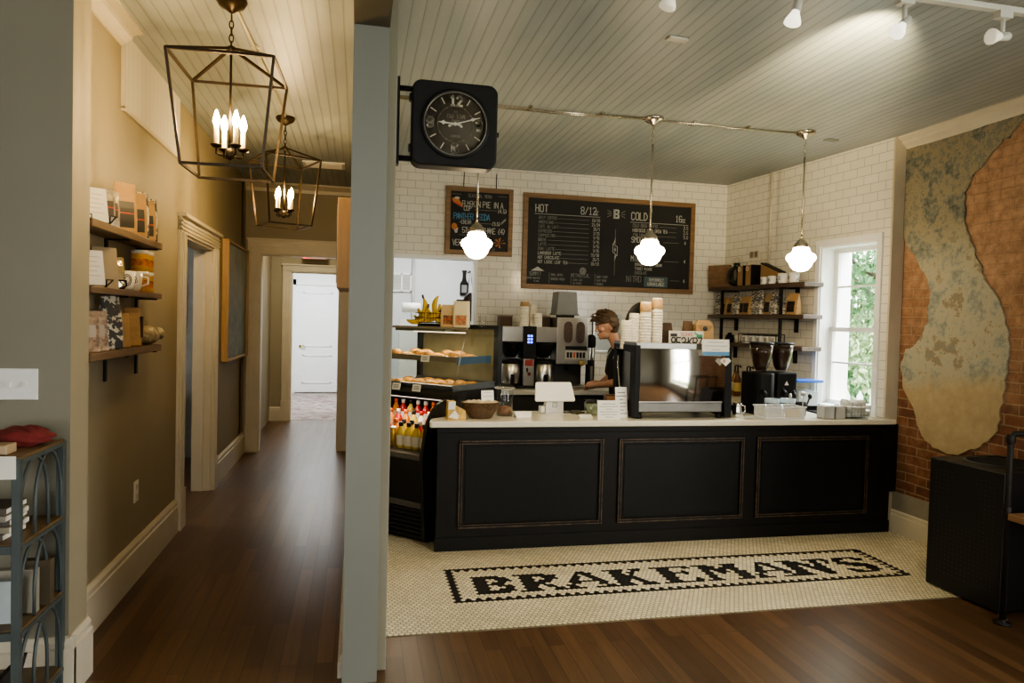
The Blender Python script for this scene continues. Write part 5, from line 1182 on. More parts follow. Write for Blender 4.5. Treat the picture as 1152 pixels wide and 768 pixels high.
# middle shelf: coffee bags
S2 = 1.779; kp = fp = None
seq = [('f', -2.13, .24), ('k', -2.03, .185), ('k', -1.94, .185), ('f', -1.82, .235), ('k', -1.72, .19), ('k', -1.63, .19), ('f', -1.56, .24), ('f', -1.45, .245), ('k', -1.33, .20), ('f', -1.225, .245), ('f', -1.13, .16), ('k', -.965, .20)]
nk = nf = 0
for c, lx, h in seq:
    if c == 'k': lab = 'kraft coffee bag with black label, %s kraft bag on the tiled-wall shelf' % ordn[nk]; nk += 1
    else: lab = 'floral printed coffee bag, %s floral bag on the tiled-wall shelf' % ordn[nf]; nf += 1
    if lx == -.965: lab = 'kraft coffee bag standing alone nearest the window on shelf'
    src = kp if c == 'k' else fp
    if src is None:
        o = tw_thing('coffee_bag', lab, 'coffee bag', lx, -.13, S2, 'coffee bags on the tiled-wall shelf')
        if c == 'k': pouch(o, .115, .07, 1, kraft, blabel, labz=.12, labh=.5); kp = o
        else: pouch(o, .10, .07, 1, floral, None); fp = o
        o.scale = (1, 1, h)
    else: o = dup(src, tiled(lx, -.13+.02*((nk+nf) % 2), S2), TR, lab, (1 if lx != -.965 else 1.35, 1, h))
# lowest shelf
S3 = 1.484
g = G(); g.lathe([(0, 0), (.032, 0), (.035, .08), (.032, .08), (.029, .006), (0, .006)], cupw, n=18); o = g.obj('paper_cup', loc=tiled(-1.78, -.13, S3)); tag(o, 'single cream cup on the lowest tiled-wall shelf', 'cup')
rk = tw_thing('wire_rack', 'black wire rail rack holding small canisters on lowest shelf', 'rack', -1.42, -.13, S3); g = G()
for y in (-.05, .05): g.tube([(-.29, y, .10), (.29, y, .10)], .004, blkm, 6); g.tube([(-.29, y, .02), (.29, y, .02)], .003, blkm, 6)
for x in (-.29, .29):
    for y in (-.05, .05): g.tube([(x, y, 0), (x, y, .10)], .004, blkm, 6)
g.obj('wire_frame', rk); c0 = None
for i in range(5):
    lab = '%s small white canister from the left in the wire rack' % ordn[i]; p = tiled(-1.42-.22+i*.11, -.13, S3)
    if c0 is None:
        c0 = thing('spice_canister', lab, 'canister', p, TR, 'canisters in the wire rack'); g = G(); g.box(-.035, .035, -.035, .035, .0, .082, china); g.obj('canister_body', c0, .006); g = G(); g.box(-.037, .037, -.037, .037, .082, .094, M('dark_lid', (.05, .035, .02), .5)); g.obj('lid', c0, .003); g = G(); g.add([(-.02, -.036, .02), (.02, -.036, .02), (.02, -.036, .065), (-.02, -.036, .065)], [(0, 1, 2, 3)], M('grey_label', (.35, .33, .28), .6)); g.obj('paper_label', c0)
    else: dup(c0, p, TR, lab)
# gift bag on the machine end and dark jug
t = thing('kraft_gift_bag', 'kraft bag with black round seal standing behind the number plate', 'bag', (2.79, 5.36, TZ), -.1); g = G(); g.box(-.075, .075, -.05, .05, 0, .21, kraft); g.prism([(-.075, .21), (.075, .21), (.05, .245), (-.05, .245)], -.02, .02, kraft); g.obj('bag_body', t, .003)
g = G(); g.add([(-.07, -.0515, .20), (.07, -.0515, .20), (.035, -.0515, .155), (-.035, -.0515, .155)], [(3, 2, 1, 0)], kraftd); g.lathe([(0, 0), (.02, 0), (.02, .002), (0, .002)], inkd, n=14, T=RT((0, -.052, .175), 0, PI/2)); g.obj('flap', t)
t = thing('gift_bag', 'dark brown sack leaning on the kraft bag with seal', 'bag', (2.665, 5.38, TZ), .2); pouch(t, .10, .06, .235, M('sack_brown', (.12, .07, .035), .8), None)
t = thing('dark_jug', 'small black lidded jug beside the cream cup on low shelf', 'jug', tiled(-1.93, -.13, S3), TR); g = G(); g.lathe([(0, 0), (.04, 0), (.05, .03), (.04, .07), (.02, .09), (.024, .10), (0, .105)], blk, n=18); g.obj('jug_body', t); g = G(); g.tube([(.04, 0, .08), (.07, 0, .07), (.05, 0, .03)], .006, blk, 6); g.obj('handle', t)
# outlets and conduit on the tiled wall
t = tw_thing('outlet_box', 'grey double outlet plate on tiled wall above the mugs', 'outlet', -1.73, -.001, 2.41); g = G(); g.box(-.075, .075, -.008, 0, -.04, .04, M('plate_grey', (.55, .52, .44), .4)); g.obj('cover_plate', t, .002)
for s in (-1, 1): g = G(); g.box(s*.035-.024, s*.035+.024, -.012, -.007, -.03, .03, M('socket_brown', (.22, .18, .13), .4)); g.obj('socket', t)
t = tw_thing('conduit_pipe', 'thin vertical pipe running down tiled wall from ceiling', 'pipe', -1.485, -.014, 0); g = G(); g.tube([(0, 0, 2.30), (0, 0, CEIL)], .012, M('pipe_cream', (.5, .47, .38), .4), 8); g.obj('pipe_run', t)
for s in (2.45, 2.95): g = G(); g.box(-.022, .022, -.016, .014, s, s+.02, MATS['pipe_cream']); g.obj('clip', t)

# ------------------------------------------------------------------ ceiling fittings
def pendant(label, x, y, zc):
    t = thing('pendant_light', label, 'pendant light', (x, y, 0), 0, 'schoolhouse pendants over the counter')
    g = G(); g.lathe([(0, CEIL), (.075, CEIL), (.078, CEIL-.012), (.06, CEIL-.03), (.02, CEIL-.05), (.012, CEIL-.06), (0, CEIL-.06)], brassn, n=24); g.obj('canopy', t)
    g = G(); g.tube([(0, 0, zc+.14), (0, 0, CEIL-.20)], .0075, brassn, 8)
    for k in range(5): g.tube([(.006*math.cos(a), .012*math.sin(a) if k % 2 else 0, CEIL-.19+k*.03+.018*math.sin(a)) if k % 2 == 0 else (0, .010*math.cos(a), CEIL-.19+k*.03+.018*math.sin(a)) for a in [2*PI*j/8 for j in range(9)]], .003, brassn, 5)
    g.obj('stem', t)
    g = G(); g.lathe([(.012, zc+.17), (.02, zc+.155), (.03, zc+.15), (.05, zc+.125), (.056, zc+.11), (.056, zc+.09), (0, zc+.09)], brassn, n=24); g.obj('fitter', t)
    g = G(); g.lathe([(.05, .10), (.062, .085), (.072, .055), (.104, .037), (.115, .015), (.11, -.006), (.09, -.028), (.08, -.055), (.055, -.084), (.022, -.097), (0, -.099)], globe_e, (0, 0, zc), 28); o = g.obj('globe', t); o['label'] = 'lit white milk glass globe'
    return t
PY = 5.05
for lab, x, zc in (('left milk-glass pendant hanging in front of the small chalkboard', .828, 2.19), ('middle milk-glass pendant hanging before the large menu board', 2.165, 2.20), ('right milk-glass pendant hanging beside the window', 3.465, 2.205)): pendant(lab, x, PY, zc)
t = thing('ceiling_conduit', 'pair of thin metal conduits linking the pendants along the ceiling', 'conduit', (0, 0, 0)); 
for k, dy in enumerate((0, .045)):
    g = G(); g.tube([(.17, PY+dy, CEIL-.014), (.83, PY+dy, CEIL-.014), (1.4, PY+dy+.01, CEIL-.018), (2.165, PY+dy*.3, CEIL-.014)], .007, brassn, 6); 
    if k == 0: g.tube([(2.165, PY, CEIL-.014), (2.8, PY+.005, CEIL-.02), (3.465, PY, CEIL-.014)], .008, brassn, 6)
    g.obj('pipe_run', t)
for x in (1.2, 1.75, 2.5, 2.95): g = G(); g.box(x-.012, x+.012, PY-.03, PY+.075, CEIL-.012, CEIL, brassn); g.obj('clip', t)
tk = thing('track_rail', 'white ceiling track rail at the upper right', 'track', (0, 2.72, CEIL)); g = G(); g.box(.9, 3.6, -.018, .018, -.10, -.075, M('track_white', (.55, .53, .48), .4)); g.obj('rail', tk, .003); g = G()
for x in (1.2, 2.3, 3.3): g.tube([(x, 0, -.075), (x, 0, 0)], .01, MATS['track_white'], 8)
g.obj('standoff', tk)
twm = MATS['track_white']
for i, (x, rz, tilt, lab) in enumerate(((1.23, 1.5, .3, 'track spotlight cut off by the top edge'), (1.80, 1.7, .3, 'track spotlight with bright white bulb, left of the glowing patch'), (2.335, 1.75, .75, 'track spotlight throwing the glowing patch on the ceiling'), (2.86, 1.6, 1.45, 'track spotlight at far right, turned sideways'))):
    t = thing('track_spotlight', lab, 'spotlight', (x, 2.72, CEIL-.10), 0, 'track spotlights'); g = G(); g.box(-.035, .035, -.02, .02, -.03, .004, twm); g.tube([(0, 0, -.03), (0, 0, -.10)], .010, twm, 8); g.obj('stem', t)
    T = RT((0, 0, -.11), rz, 0) @ RT((0, 0, 0), 0, tilt) @ Matrix.Scale(.74, 4)
    g = G(); g.lathe([(0, .05), (.022, .05), (.026, .04), (.026, -.01), (.022, -.02)], twm, n=18, T=T); g.obj('lamp_holder', t)
    g = G(); g.lathe([(.02, -.01), (.026, -.03), (.045, -.075), (.048, -.09), (.03, -.098), (0, -.10)], EM('spot_bulb_%d' % (i in (1, 2)), (1, .93, .75), 1.6 if i in (1, 2) else .25), n=20, T=T); g.obj('bulb', t)
for i, (x, y, w, d, lab) in enumerate(((1.68, 3.63, .12, .05, 'small pale plate on the ceiling right of the clock'), (3.80, 5.19, .11, .06, 'small grey vent on ceiling near the right pendant'))):
    t = thing('ceiling_plate', lab, 'plate', (x, y, CEIL), .1); g = G(); g.box(-w/2, w/2, -d/2, d/2, -.012, 0, M('plate_%d' % i, ((.62, .6, .52), (.2, .21, .2))[i], .5)); g.obj('cover', t, .003)
t = thing('air_vent', 'white rectangular air vent in hall ceiling beyond the lanterns', 'vent', (-.36, 7.6, CEIL)); g = G(); g.box(-.22, .2, -.14, .14, -.015, 0, whitep); g.obj('frame', t, .003); g = G()
for k in range(6): g.box(-.19, .17, -.115+k*.04, -.095+k*.04, -.022, -.014, whitep)
g.obj('slats', t)
# lanterns
def lantern(label, x, y, rz, T_, B_):
    t = thing('lantern_pendant', label, 'lantern', (x, y, 0), rz, 'hallway lanterns'); zt, zb = 2.875, 2.36
    g = G(); g.lathe([(0, CEIL), (.07, CEIL), (.075, CEIL-.01), (.06, CEIL-.035), (.03, CEIL-.05), (.012, CEIL-.065), (0, CEIL-.07)], bronze, n=24); g.obj('canopy', t)
    g = G(); z = CEIL-.07
    k = 0
    while z > 2.99:
        pts = [((.010*math.cos(a) if k % 2 else 0), (0 if k % 2 else .010*math.cos(a)), z-.02+.022*math.sin(a)) for a in [2*PI*j/10 for j in range(11)]]; g.tube(pts, .0032, bronze, 5); z -= .034; k += 1
    g.obj('chain', t)
    g = G(); r = .0088; c = [(-1, -1), (1, -1), (1, 1), (-1, 1)]
    for i in range(4):
        a = c[i]; b = c[(i+1) % 4]
        g.tube([(a[0]*T_, a[1]*T_, zt), (b[0]*T_, b[1]*T_, zt)], r, bronze, 4, smooth=False); g.tube([(a[0]*B_, a[1]*B_, zb), (b[0]*B_, b[1]*B_, zb)], r, bronze, 4, smooth=False)
        g.tube([(a[0]*T_, a[1]*T_, zt), (a[0]*B_, a[1]*B_, zb)], r, bronze, 4, smooth=False); g.tube([(a[0]*T_, a[1]*T_, zt), (a[0]*.012, a[1]*.012, 2.975)], r, bronze, 4, smooth=False)
    g.lathe([(0, 2.96), (.02, 2.965), (.02, 2.985), (0, 2.995)], bronze, n=12); g.obj('cage', t)
    g = G(); g.tube([(0, 0, 2.97), (0, 0, 2.46)], .006, bronze, 8); g.lathe([(0, 2.42), (.02, 2.43), (.022, 2.47), (0, 2.485)], bronze, n=14)
    for k in range(4):
        a = k*PI/2+.6; cx, cy = math.cos(a), math.sin(a); g.tube([(0, 0, 2.445), (cx*.05, cy*.05, 2.44), (cx*.068, cy*.068, 2.445), (cx*.068, cy*.068, 2.475)], .005, bronze, 6); g.lathe([(0, 2.47), (.018, 2.475), (.028, 2.485), (.028, 2.489), (0, 2.489)], bronze, (cx*.068, cy*.068, 0), 14)
    g.obj('candle_arms', t)
    for k in range(4):
        a = k*PI/2+.6; cx, cy = math.cos(a)*.068, math.sin(a)*.068; g = G(); g.lathe([(.0115, 2.488), (.0115, 2.575), (0, 2.576)], M('candle_sleeve', (.75, .62, .36), .5), (cx, cy, 0), 12); s_ = g.obj('candle_sleeve', t)
        g = G(); g.lathe([(.008, 2.575), (.016, 2.597), (.017, 2.612), (.010, 2.638), (.003, 2.658), (0, 2.66)], bulb_e, (cx, cy, 0), 12); g.obj('bulb', s_)
    return t
lantern('nearer dark cage lantern with four lit candles, left hall', -.645, 3.80, -.03, .24, .185); lantern('farther dark cage lantern with four lit candles, hall', -.59, 5.91, .42, .215, .165)
t = thing('hall_conduit', 'thin pale conduit on hall ceiling linking the two lanterns', 'conduit'); g = G(); g.tube([(-.64, 3.8, CEIL-.01), (-.60, 4.8, CEIL-.012), (-.585, 5.9, CEIL-.01)], .008, M('conduit_cream', (.6, .56, .42), .4), 6); g.obj('pipe_run', t)
for y in (4.4, 5.2): g = G(); g.box(-.635, -.59, y, y+.02, CEIL-.012, CEIL, MATS['conduit_cream']); g.obj('clip', t)
# two-sided clock
ck = thing('wall_clock', 'square black two-sided station clock on bracket from the pillar', 'clock', (.437, 3.43, 2.58), 0)
def rrect(w, h, r, n=6):
    out = []
    for cx, cz, a0 in ((w-r, h-r, 0), (-w+r, h-r, PI/2), (-w+r, -h+r, PI), (w-r, -h+r, 1.5*PI)):
        for k in range(n+1): a = a0+k*PI/2/n; out.append((cx+r*math.cos(a), cz+r*math.sin(a)))
    return out
g = G(); g.prism(rrect(.205, .20, .045), -.055, .055, blkm); g.obj('case', ck, .008)
g = G(); g.lathe([(.165, .0), (.165, .012), (.15, .012), (.146, .002)], blkm, n=48, T=RT((0, -.055, 0), 0, PI/2)); g.lathe([(.152, .010), (.152, .014), (.146, .014), (.146, .004)], M('rim_grey', (.18, .17, .14), .3, .6), n=48, T=RT((0, -.055, 0), 0, PI/2)); g.obj('bezel', ck)
g = G(); g.lathe([(0, 0), (.149, 0), (.149, .003), (0, .003)], M('dial_brown', (.055, .044, .028), .6, var=.2), n=48, T=RT((0, -.055, 0), 0, PI/2)); g.obj('dial', ck)
dialc = M('dial_cream', (.50, .47, .38), .6); dialg = M('dial_dim', (.20, .18, .13), .6)
g = G(); T = RT((0, -.0595, 0))
g.text('12', 0.002, .088, .042, dialc, .011, T, 1.05, .72, 'c'); g.text('3', .100, -.021, .042, dialc, .011, T, 1, .8); g.text('6', -.013, -.135, .042, dialc, .011, T, 1, .8); g.text('9', -.132, -.021, .042, dialc, .011, T, 1, .8)
for k in range(12):
    a = k*PI/6
    if k % 3: g.seg((.108*math.sin(a), .108*math.cos(a)), (.136*math.sin(a), .136*math.cos(a)), .005, dialc, T)
    g.ell((.085*math.sin(a), 0, .085*math.cos(a)), (.0035, .0005, .0035), dialg, 8, 4, T)
pts = [(.085*math.cos(2*PI*k/40), .085*math.sin(2*PI*k/40)) for k in range(41)]
for p, q in zip(pts, pts[1:]): g.seg(p, q, .0018, dialg, T)
g.text('OLD TOWN', .002, .027, .019, dialg, .0035, T, .9, .62, 'c'); g.text('CLOCKS', .002, .012, .009, dialg, .0018, T, 1, .7, 'c'); g.text('LONDON', 0, -.062, .011, dialg, .002, T, 1, .7, 'c'); g.text('EST', .002, .053, .009, dialg, .0018, T, 1, .7, 'c'); g.obj('numerals', ck)
g = G(); T = RT((0, -.0625, 0)); hp = lambda a, r: (r*math.sin(a), r*math.cos(a))
mn, hr = math.radians(72), math.radians(274)
def handm(g, a, ln, wd):
    d = Vector(hp(a, 1)); n = Vector((-d.y, d.x)); P = [(-.03, .3), (0, .6), (.4, .35), (.62, .5), (.70, 1.3), (.80, .5), (1, .12)]
    L_ = [d*(u*ln if u > 0 else u)+n*v*wd for u, v in P]; R_ = [d*(u*ln if u > 0 else u)-n*v*wd for u, v in P]; m_ = len(P)
    g.add([(p.x, 0, p.y) for p in L_+R_], [(i, i+1, m_+i+1, m_+i) for i in range(m_-1)], dialc, False, T)
handm(g, mn, .125, .0065); handm(g, hr, .082, .0085); g.ell((0, 0, 0), (.009, .002, .009), dialc, 12, 6, T)
for s in (-1, 1): g.ell((s*.028, 0, -.010), (.007, .0008, .006), dialc, 10, 4, T); g.seg((s*.028, -.010), (0, 0), .004, dialc, T)
g.obj('hands', ck)
g = G(); g.lathe([(0, .062), (.148, .062)], GLASS('dial_glass', (.93, .91, .86), .35, .05), n=40, T=RT((0, 0, 0), 0, PI/2)); g.obj('cover_glass', ck)
g = G(); g.box(-.277, -.262, -.03, .03, -.20, .21, blkm); g.tube([(-.27, 0, .165), (-.19, 0, .165)], .013, blkm, 8); g.tube([(-.27, 0, -.165), (-.19, 0, -.165)], .013, blkm, 8); g.obj('bracket', ck)
g = G(); g.lathe([(0, 0), (.012, 0), (.012, .018), (0, .02)], blkm, n=12, T=RT((.203, 0, -.02), 0, 0, PI/2)); 
for z in (.125, -.115): g.box(-.216, -.20, -.02, .02, z-.016, z+.016, blkm)
g.obj('knob', ck)

# ------------------------------------------------------------------ left: shelving unit, switch, outlet, wall shelves
su = thing('shelf_unit', 'blue-grey metal shelving unit with wood shelves and arched sides', 'shelf unit', (-1.19, 3.08, 0))
g = G(); xs = (-.70, -.012); ys = (-.20, .19)
for x in xs:
    for y in ys: g = G(); g.box(x-.014, x+.014, y-.014, y+.014, 0, 1.10, greyblue); g.obj('post', su, .002)
for z in (1.095, .775, .455, .135):
    g = G(); g.box(-.70, .0, -.20, .19, z-.004, z+.014, WOODM('unit_shelf_wood_%d' % int(z*1000), (.10, .065, .03), (.17, .11, .05), 1)); g.obj('shelf_board', su, .002)
    g = G(); g.box(-.70, -.0, -.212, -.198, z-.022, z+.008, greyblue); g.box(-.006, .004, -.2, .19, z-.012, z+.004, greyblue); g.obj('shelf_rim', su)
for z0, z1 in ((.775, 1.085), (.455, .765), (.135, .445)):
    g = G(); hgt = z1-z0; x = -.008
    for y0, y1 in ((-.19, .055), (-.065, .18)):
        ym = (y0+y1)/2; w_ = (y1-y0)/2; pts = []
        for k in range(13):
            t_ = k/12
            if t_ < .5: a = t_*2; pts.append((x, y0+w_*(1-math.cos(a*PI/2))*1.0, z0+hgt*(.35+.65*math.sin(a*PI/2)**1.0)))
            else: a = (1-t_)*2; pts.append((x, y1-w_*(1-math.cos(a*PI/2)), z0+hgt*(.35+.65*math.sin(a*PI/2))))
        g.tube([(x, y0, z0)]+pts+[(x, y1, z0)], .007, greyblue, 6)
    g.obj('arch_bars', su)
t = thing('folded_cloth', 'crumpled dark red cloth on top of the shelving unit', 'cloth', (-1.31, 3.13, 1.11)); g = G(); g.ell((0, 0, .03), (.12, .075, .038), redm, 26, 14, None, lambda d: 1+.12*math.sin(6*d.x+2)*math.sin(5*d.y)+.1*math.sin(9*d.z+7*d.x)); g.ell((.05, .0, .045), (.06, .05, .03), redm, 18, 10, None, lambda d: 1+.15*math.sin(8*d.y+4*d.x)); g.obj('cloth_body', t)
t = thing('price_label', 'white price card hung on the shelving unit front edge', 'card', (-1.275, 2.862, 1.072)); g = G(); g.box(-.075, .075, 0, .003, -.042, .042, paper); g.obj('card_stock', t); g = G(); g.text('LAVENDER', -.06, .006, .018, inkd, .0028, RT((0, -.001, 0)), .95); g.text('SOAP  $8', -.06, -.022, .018, inkd, .0028, RT((0, -.001, 0)), .95); g.obj('printed_lines', t)
t = thing('small_box', 'flat tan soap box behind the price card on unit top', 'box', (-1.33, 2.95, 1.11)); g = G(); g.box(-.07, .08, -.04, .04, 0, .035, M('tan_card', (.42, .32, .2), .6)); g.obj('box_body', t, .003)
bkc = [(.16, .15, .12), (.30, .27, .2), (.08, .07, .06), (.36, .34, .28), (.12, .10, .08)]
for i in range(5):
    g = G(); g.box(-.11, .11, -.08, .08, 0, .022, M('book_%d' % i, bkc[i], .6)); g.box(-.105, .112, -.076, .082, .003, .019, paper); o = g.obj('book', loc=(-1.37+.01*(i % 2), 3.0+.01*(i % 3), .79+i*.0235), rotz=.06*((i*7) % 3-1))
    tag(o, '%s book from the bottom of the flat pile on second shelf' % ordn[i], 'book', 'books piled on the second shelf of the unit')
for i, (x, y, w_, h_, c) in enumerate(((-1.30, 2.96, .035, .16, (.42, .48, .5)), (-1.27, 3.05, .03, .17, (.32, .30, .24)), (-1.25, 3.13, .04, .18, (.10, .08, .05)))):
    g = G(); g.box(-.07, .07, -w_/2, w_/2, 0, h_, M('jarbook_%d' % i, c, .5)); o = g.obj('book', loc=(x, y, .47)); tag(o, '%s upright book on the third shelf of the metal unit' % ('pale blue', 'grey cream', 'dark brown')[i], 'book')
t = thing('dark_pouch', 'dark cloth pouch with small card on third shelf', 'pouch', (-1.45, 3.0, .476)); g = G(); g.ell((0, 0, .05), (.13, .10, .055), M('pouch_dark', (.02, .018, .016), .9, bs=50), 20, 12); g.obj('pouch_body', t); g = G(); g.box(.0, .1, -.13, -.127, .0, .05, M('tag_grey', (.28, .26, .22), .6), RT((0, 0, 0))); g.obj('tag', t)
t = thing('dark_basket', 'dark low basket on the bottom shelf of the unit', 'basket', (-1.5, 3.0, .15)); g = G(); g.prism([(-.2, 0), (.2, 0), (.23, .12), (.21, .12), (.185, .01), (-.185, .01), (-.21, .12), (-.23, .12)], -.14, .14, M('basket_dark', (.03, .026, .022), .8, bs=60)); g.obj('basket_body', t)
t = thing('light_switch', 'white double light switch plate on the left front wall', 'switch', (-1.375, 3.3, 1.335)); g = G(); g.box(-.075, .075, -.008, 0, -.065, .065, whitep); g.obj('cover_plate', t, .003)
for s in (-1, 1): g = G(); g.box(s*.03-.006, s*.03+.006, -.02, -.007, -.012, .012, whitep); g.obj('toggle', t)
t = thing('wall_outlet', 'small white outlet plate low on left hall wall', 'outlet', (XL, 4.715, .54)); g = G(); g.box(0, .007, -.04, .04, -.065, .065, whitep); g.obj('cover_plate', t, .002)
for s in (-1, 1): g = G(); g.box(.006, .011, -.017, .017, s*.03-.015, s*.03+.015, trimw); g.obj('socket', t)
# three wall shelves and goods
for i, (z0, z1, lab) in enumerate(((2.033, 2.072, 'top brown wood shelf on the left hall wall'), (1.730, 1.762, 'middle brown wood shelf on the left hall wall'), (1.412, 1.451, 'bottom brown wood shelf on the left hall wall'))):
    t = thing('wall_shelf', lab, 'shelf', (XL, 0, 0), 0, 'shelves on the left hall wall'); g = G(); g.box(.002, .135, 3.55, 4.73, z0, z1, shelfw); g.obj('shelf_board', t, .004)
    for y in (4.14, 4.68):
        g = G(); g.box(.0, .012, y-.014, y+.014, z0-(.14 if i != 1 else .28), z0+.0, blkm); g.box(0, .12, y-.014, y+.014, z0-.008, z0, blkm); g.obj('bracket', t)
def hall_thing(name, label, cat, x, y, z, group=None, rz=0): return thing(name, label, cat, (XL+x, y, z), PI/2-.95+rz, group)  # front turned toward the hall entrance
ST, SM, SB = 2.073, 1.763, 1.452
def leaf_stand(label, y, z):
    t = hall_thing('cook_book', label, 'book', .075, y, z); T = RT((0, .02, .012), 0, -.28); g = G(); g.box(-.06, .06, 0, .014, 0, .175, paper, T); g.obj('book_block', t)
    g = G(); 
    for s in (-1, 1): g.tube([(s*.04, -.055, .0), (s*.04, -.055, .035), (s*.04+.03*s, -.05, .035), (s*.04+.03*s, .05, .002), (s*.04+.03*s, .09, .1)], .0035, blkm, 6)
    g.obj('wire_easel', t)
    g = G()
    for k in range(5): g.seg((-.042, .045+k*.024), (.042-.015*(k % 2), .045+k*.024), .004, M('faint_print', (.55, .5, .4), .8), T @ RT((0, -.001, 0)))
    g.obj('printed_lines', t); return t
leaf_stand('white page on a wire easel at the left of top hall shelf', 3.79, ST); leaf_stand('white page on a wire easel at the left of middle hall shelf', 3.75, SM)
for i in range(2):
    t = hall_thing('snack_packet', '%s slim glossy packet beside the top-shelf easel' % ('left' if i == 0 else 'right'), 'packet', .075, 3.95+i*.07, ST, 'slim packets'); pouch(t, .06, .03, .19, M('silver_packet', (.34, .30, .22), .3, .3, var=.5, vs=30), M('packet_dark', (.07, .05, .035), .5), labz=.3, labh=.4)
for i, y in enumerate((4.20, 4.39, 4.57)):
    t = hall_thing('coffee_bag', '%s kraft coffee bag with black label on the top hall shelf' % ('tallest, leftmost', 'middle', 'rightmost')[i], 'coffee bag', .075, y, ST, 'kraft bags on the top hall shelf'); pouch(t, .115, .07, (.27, .25, .235)[i], kraft, blabel, labz=.1, labh=.52)
for i, y in enumerate((4.48, 4.66)):
    t = hall_thing('coffee_bag', 'black and white floral coffee bag, %s on the top hall shelf' % ('left one' if i == 0 else 'right end'), 'coffee bag', .055, y, ST, 'floral bags on the top hall shelf'); pouch(t, .13, .06, .27-.01*i, floral, None)
t = hall_thing('cook_book', 'brown-edged book leaning beside easel on middle hall shelf', 'book', .075, 3.93, SM); g = G(); T = RT((0, 0, .0), 0, -.22); g.box(-.06, .06, 0, .02, 0, .215, M('book_tan', (.40, .32, .2), .6), T); g.obj('cover', t); g = G(); g.box(-.068, -.055, -.002, .022, 0, .218, M('spine_brown', (.10, .06, .035), .6), T); g.obj('spine', t)
t = hall_thing('foil_packet', 'shiny gold foil packet on a wire stand, middle shelf', 'packet', .07, 4.07, SM); pouch(t, .085, .06, .17, M('gold_foil', (.50, .44, .30), .18, .8), None)
g = G(); g.tube([(-.04, -.05, .02), (-.03, -.075, .045), (.03, -.075, .045), (.04, -.05, .02), (.02, -.06, .005), (-.02, -.06, .005), (-.04, -.05, .02)], .005, blkm, 6); g.obj('wire_stand', t)
m2 = None
for i, y in enumerate((4.21, 4.34)):
    lab = '%s wide white printed mug on the middle hall shelf' % ('left' if i == 0 else 'right')
    if m2 is None:
        m2 = hall_thing('coffee_mug', lab, 'mug', .068, y, SM, 'mugs on the middle hall shelf'); g = G(); g.lathe([(0, 0), (.045, 0), (.055, .02), (.062, .105), (.058, .105), (.05, .02), (0, .012)], china, n=24); g.obj('mug_body', m2); g = G(); g.tube([(.06, 0, .085), (.09, 0, .08), (.09, 0, .045), (.055, 0, .03)], .006, china, 8); g.obj('handle', m2)
        g = G()
        for r_ in (.03, .02): 
            pts = [(r_*math.cos(2*PI*k/14)*.7, .055+r_*math.sin(2*PI*k/14)) for k in range(15)]
            for p, q in zip(pts, pts[1:]): g.seg(p, q, .004, inkd, RT((0, -.063, 0)))
        g.obj('print', m2)
    else: dup(m2, (XL+.068, y, SM), PI/2-1.1, lab)
tp = None
for i, (y, z) in enumerate(((4.50, 0), (4.61, 0), (4.50, .123), (4.61, .123))):
    lab = 'yellow printed tin, %s %s of four on middle hall shelf' % (('lower', 'upper')[i // 2], ('left', 'right')[i % 2])
    if tp is None:
        tp = hall_thing('food_tin', lab, 'tin', .07, y, SM+z, 'yellow tins on the middle hall shelf'); g = G(); g.lathe([(0, 0), (.045, 0), (.045, .10)], yellow, n=22); g.lathe([(.0455, .03), (.0455, .07)], M('tin_art', (.40, .14, .03), .5, var=.8, vs=25), n=22); g.obj('tin_body', tp); g = G(); g.lathe([(.045, .10), (.048, .102), (.048, .12), (0, .122)], china, n=22); g.obj('lid', tp)
    else: dup(tp, (XL+.07, y, SM+z), PI/2-.95, lab)
for i, (y, c1) in enumerate(((3.70, (.36, .24, .15)), (3.82, (.42, .30, .2)))):
    t = hall_thing('cook_book', '%s red-and-tan patterned book leaning on bottom hall shelf' % ('left' if i == 0 else 'right'), 'book', .07, y, SB, 'patterned books on the bottom hall shelf'); g = G(); T = RT((0, 0, 0), 0, -.2); g.box(-.055, .055, 0, .022, 0, .20, M('patterned_cover_%d' % i, c1, .6, var=.7, vs=30), T); g.obj('cover', t); g = G(); g.box(-.04, .04, -.002, 0, .07, .13, M('title_panel', (.45, .38, .3), .6), T); g.obj('title_panel', t)
t = hall_thing('coffee_bag', 'tall floral coffee bag with pinched top on bottom hall shelf', 'coffee bag', .07, 4.0, SB, None, .3); pouch(t, .105, .09, .275, floral, None)
for i, y in enumerate((4.17, 4.37)):
    t = hall_thing('paper_sack', '%s plain kraft sack with folded top on bottom hall shelf' % ('left' if i == 0 else 'right'), 'bag', .068, y, SB, 'kraft sacks on the bottom hall shelf'); pouch(t, .09, .075, (.19, .22)[i], kraft, None if i == 0 else None)
    if i == 1: g = G(); g.box(.036, .046, -.045, -.02, .05, .17, M('tie_dark', (.06, .03, .02), .6), RT((0, 0, 0))); g.obj('tin_tie', t)
t = hall_thing('cello_bag', 'clear cellophane bag of snacks on its side, bottom shelf', 'bag', .075, 4.62, SB, None, .75); g = G(); g.ell((0, 0, .058), (.12, .065, .058), M('cello_snack', (.42, .36, .24), .12, var=.4, vs=40, bs=35, bd=.02), 26, 14, None, lambda d: 1+.06*math.sin(13*d.x+6*d.z)*math.sin(9*d.y)); g.obj('bag_body', t); g = G(); g.tube([(.11, 0, .06), (.135, 0, .06), (.16, 0, .065)], [.03, .012, .04], M('cello_clear', (.6, .55, .42), .15), 10); g.obj('twisted_end', t)
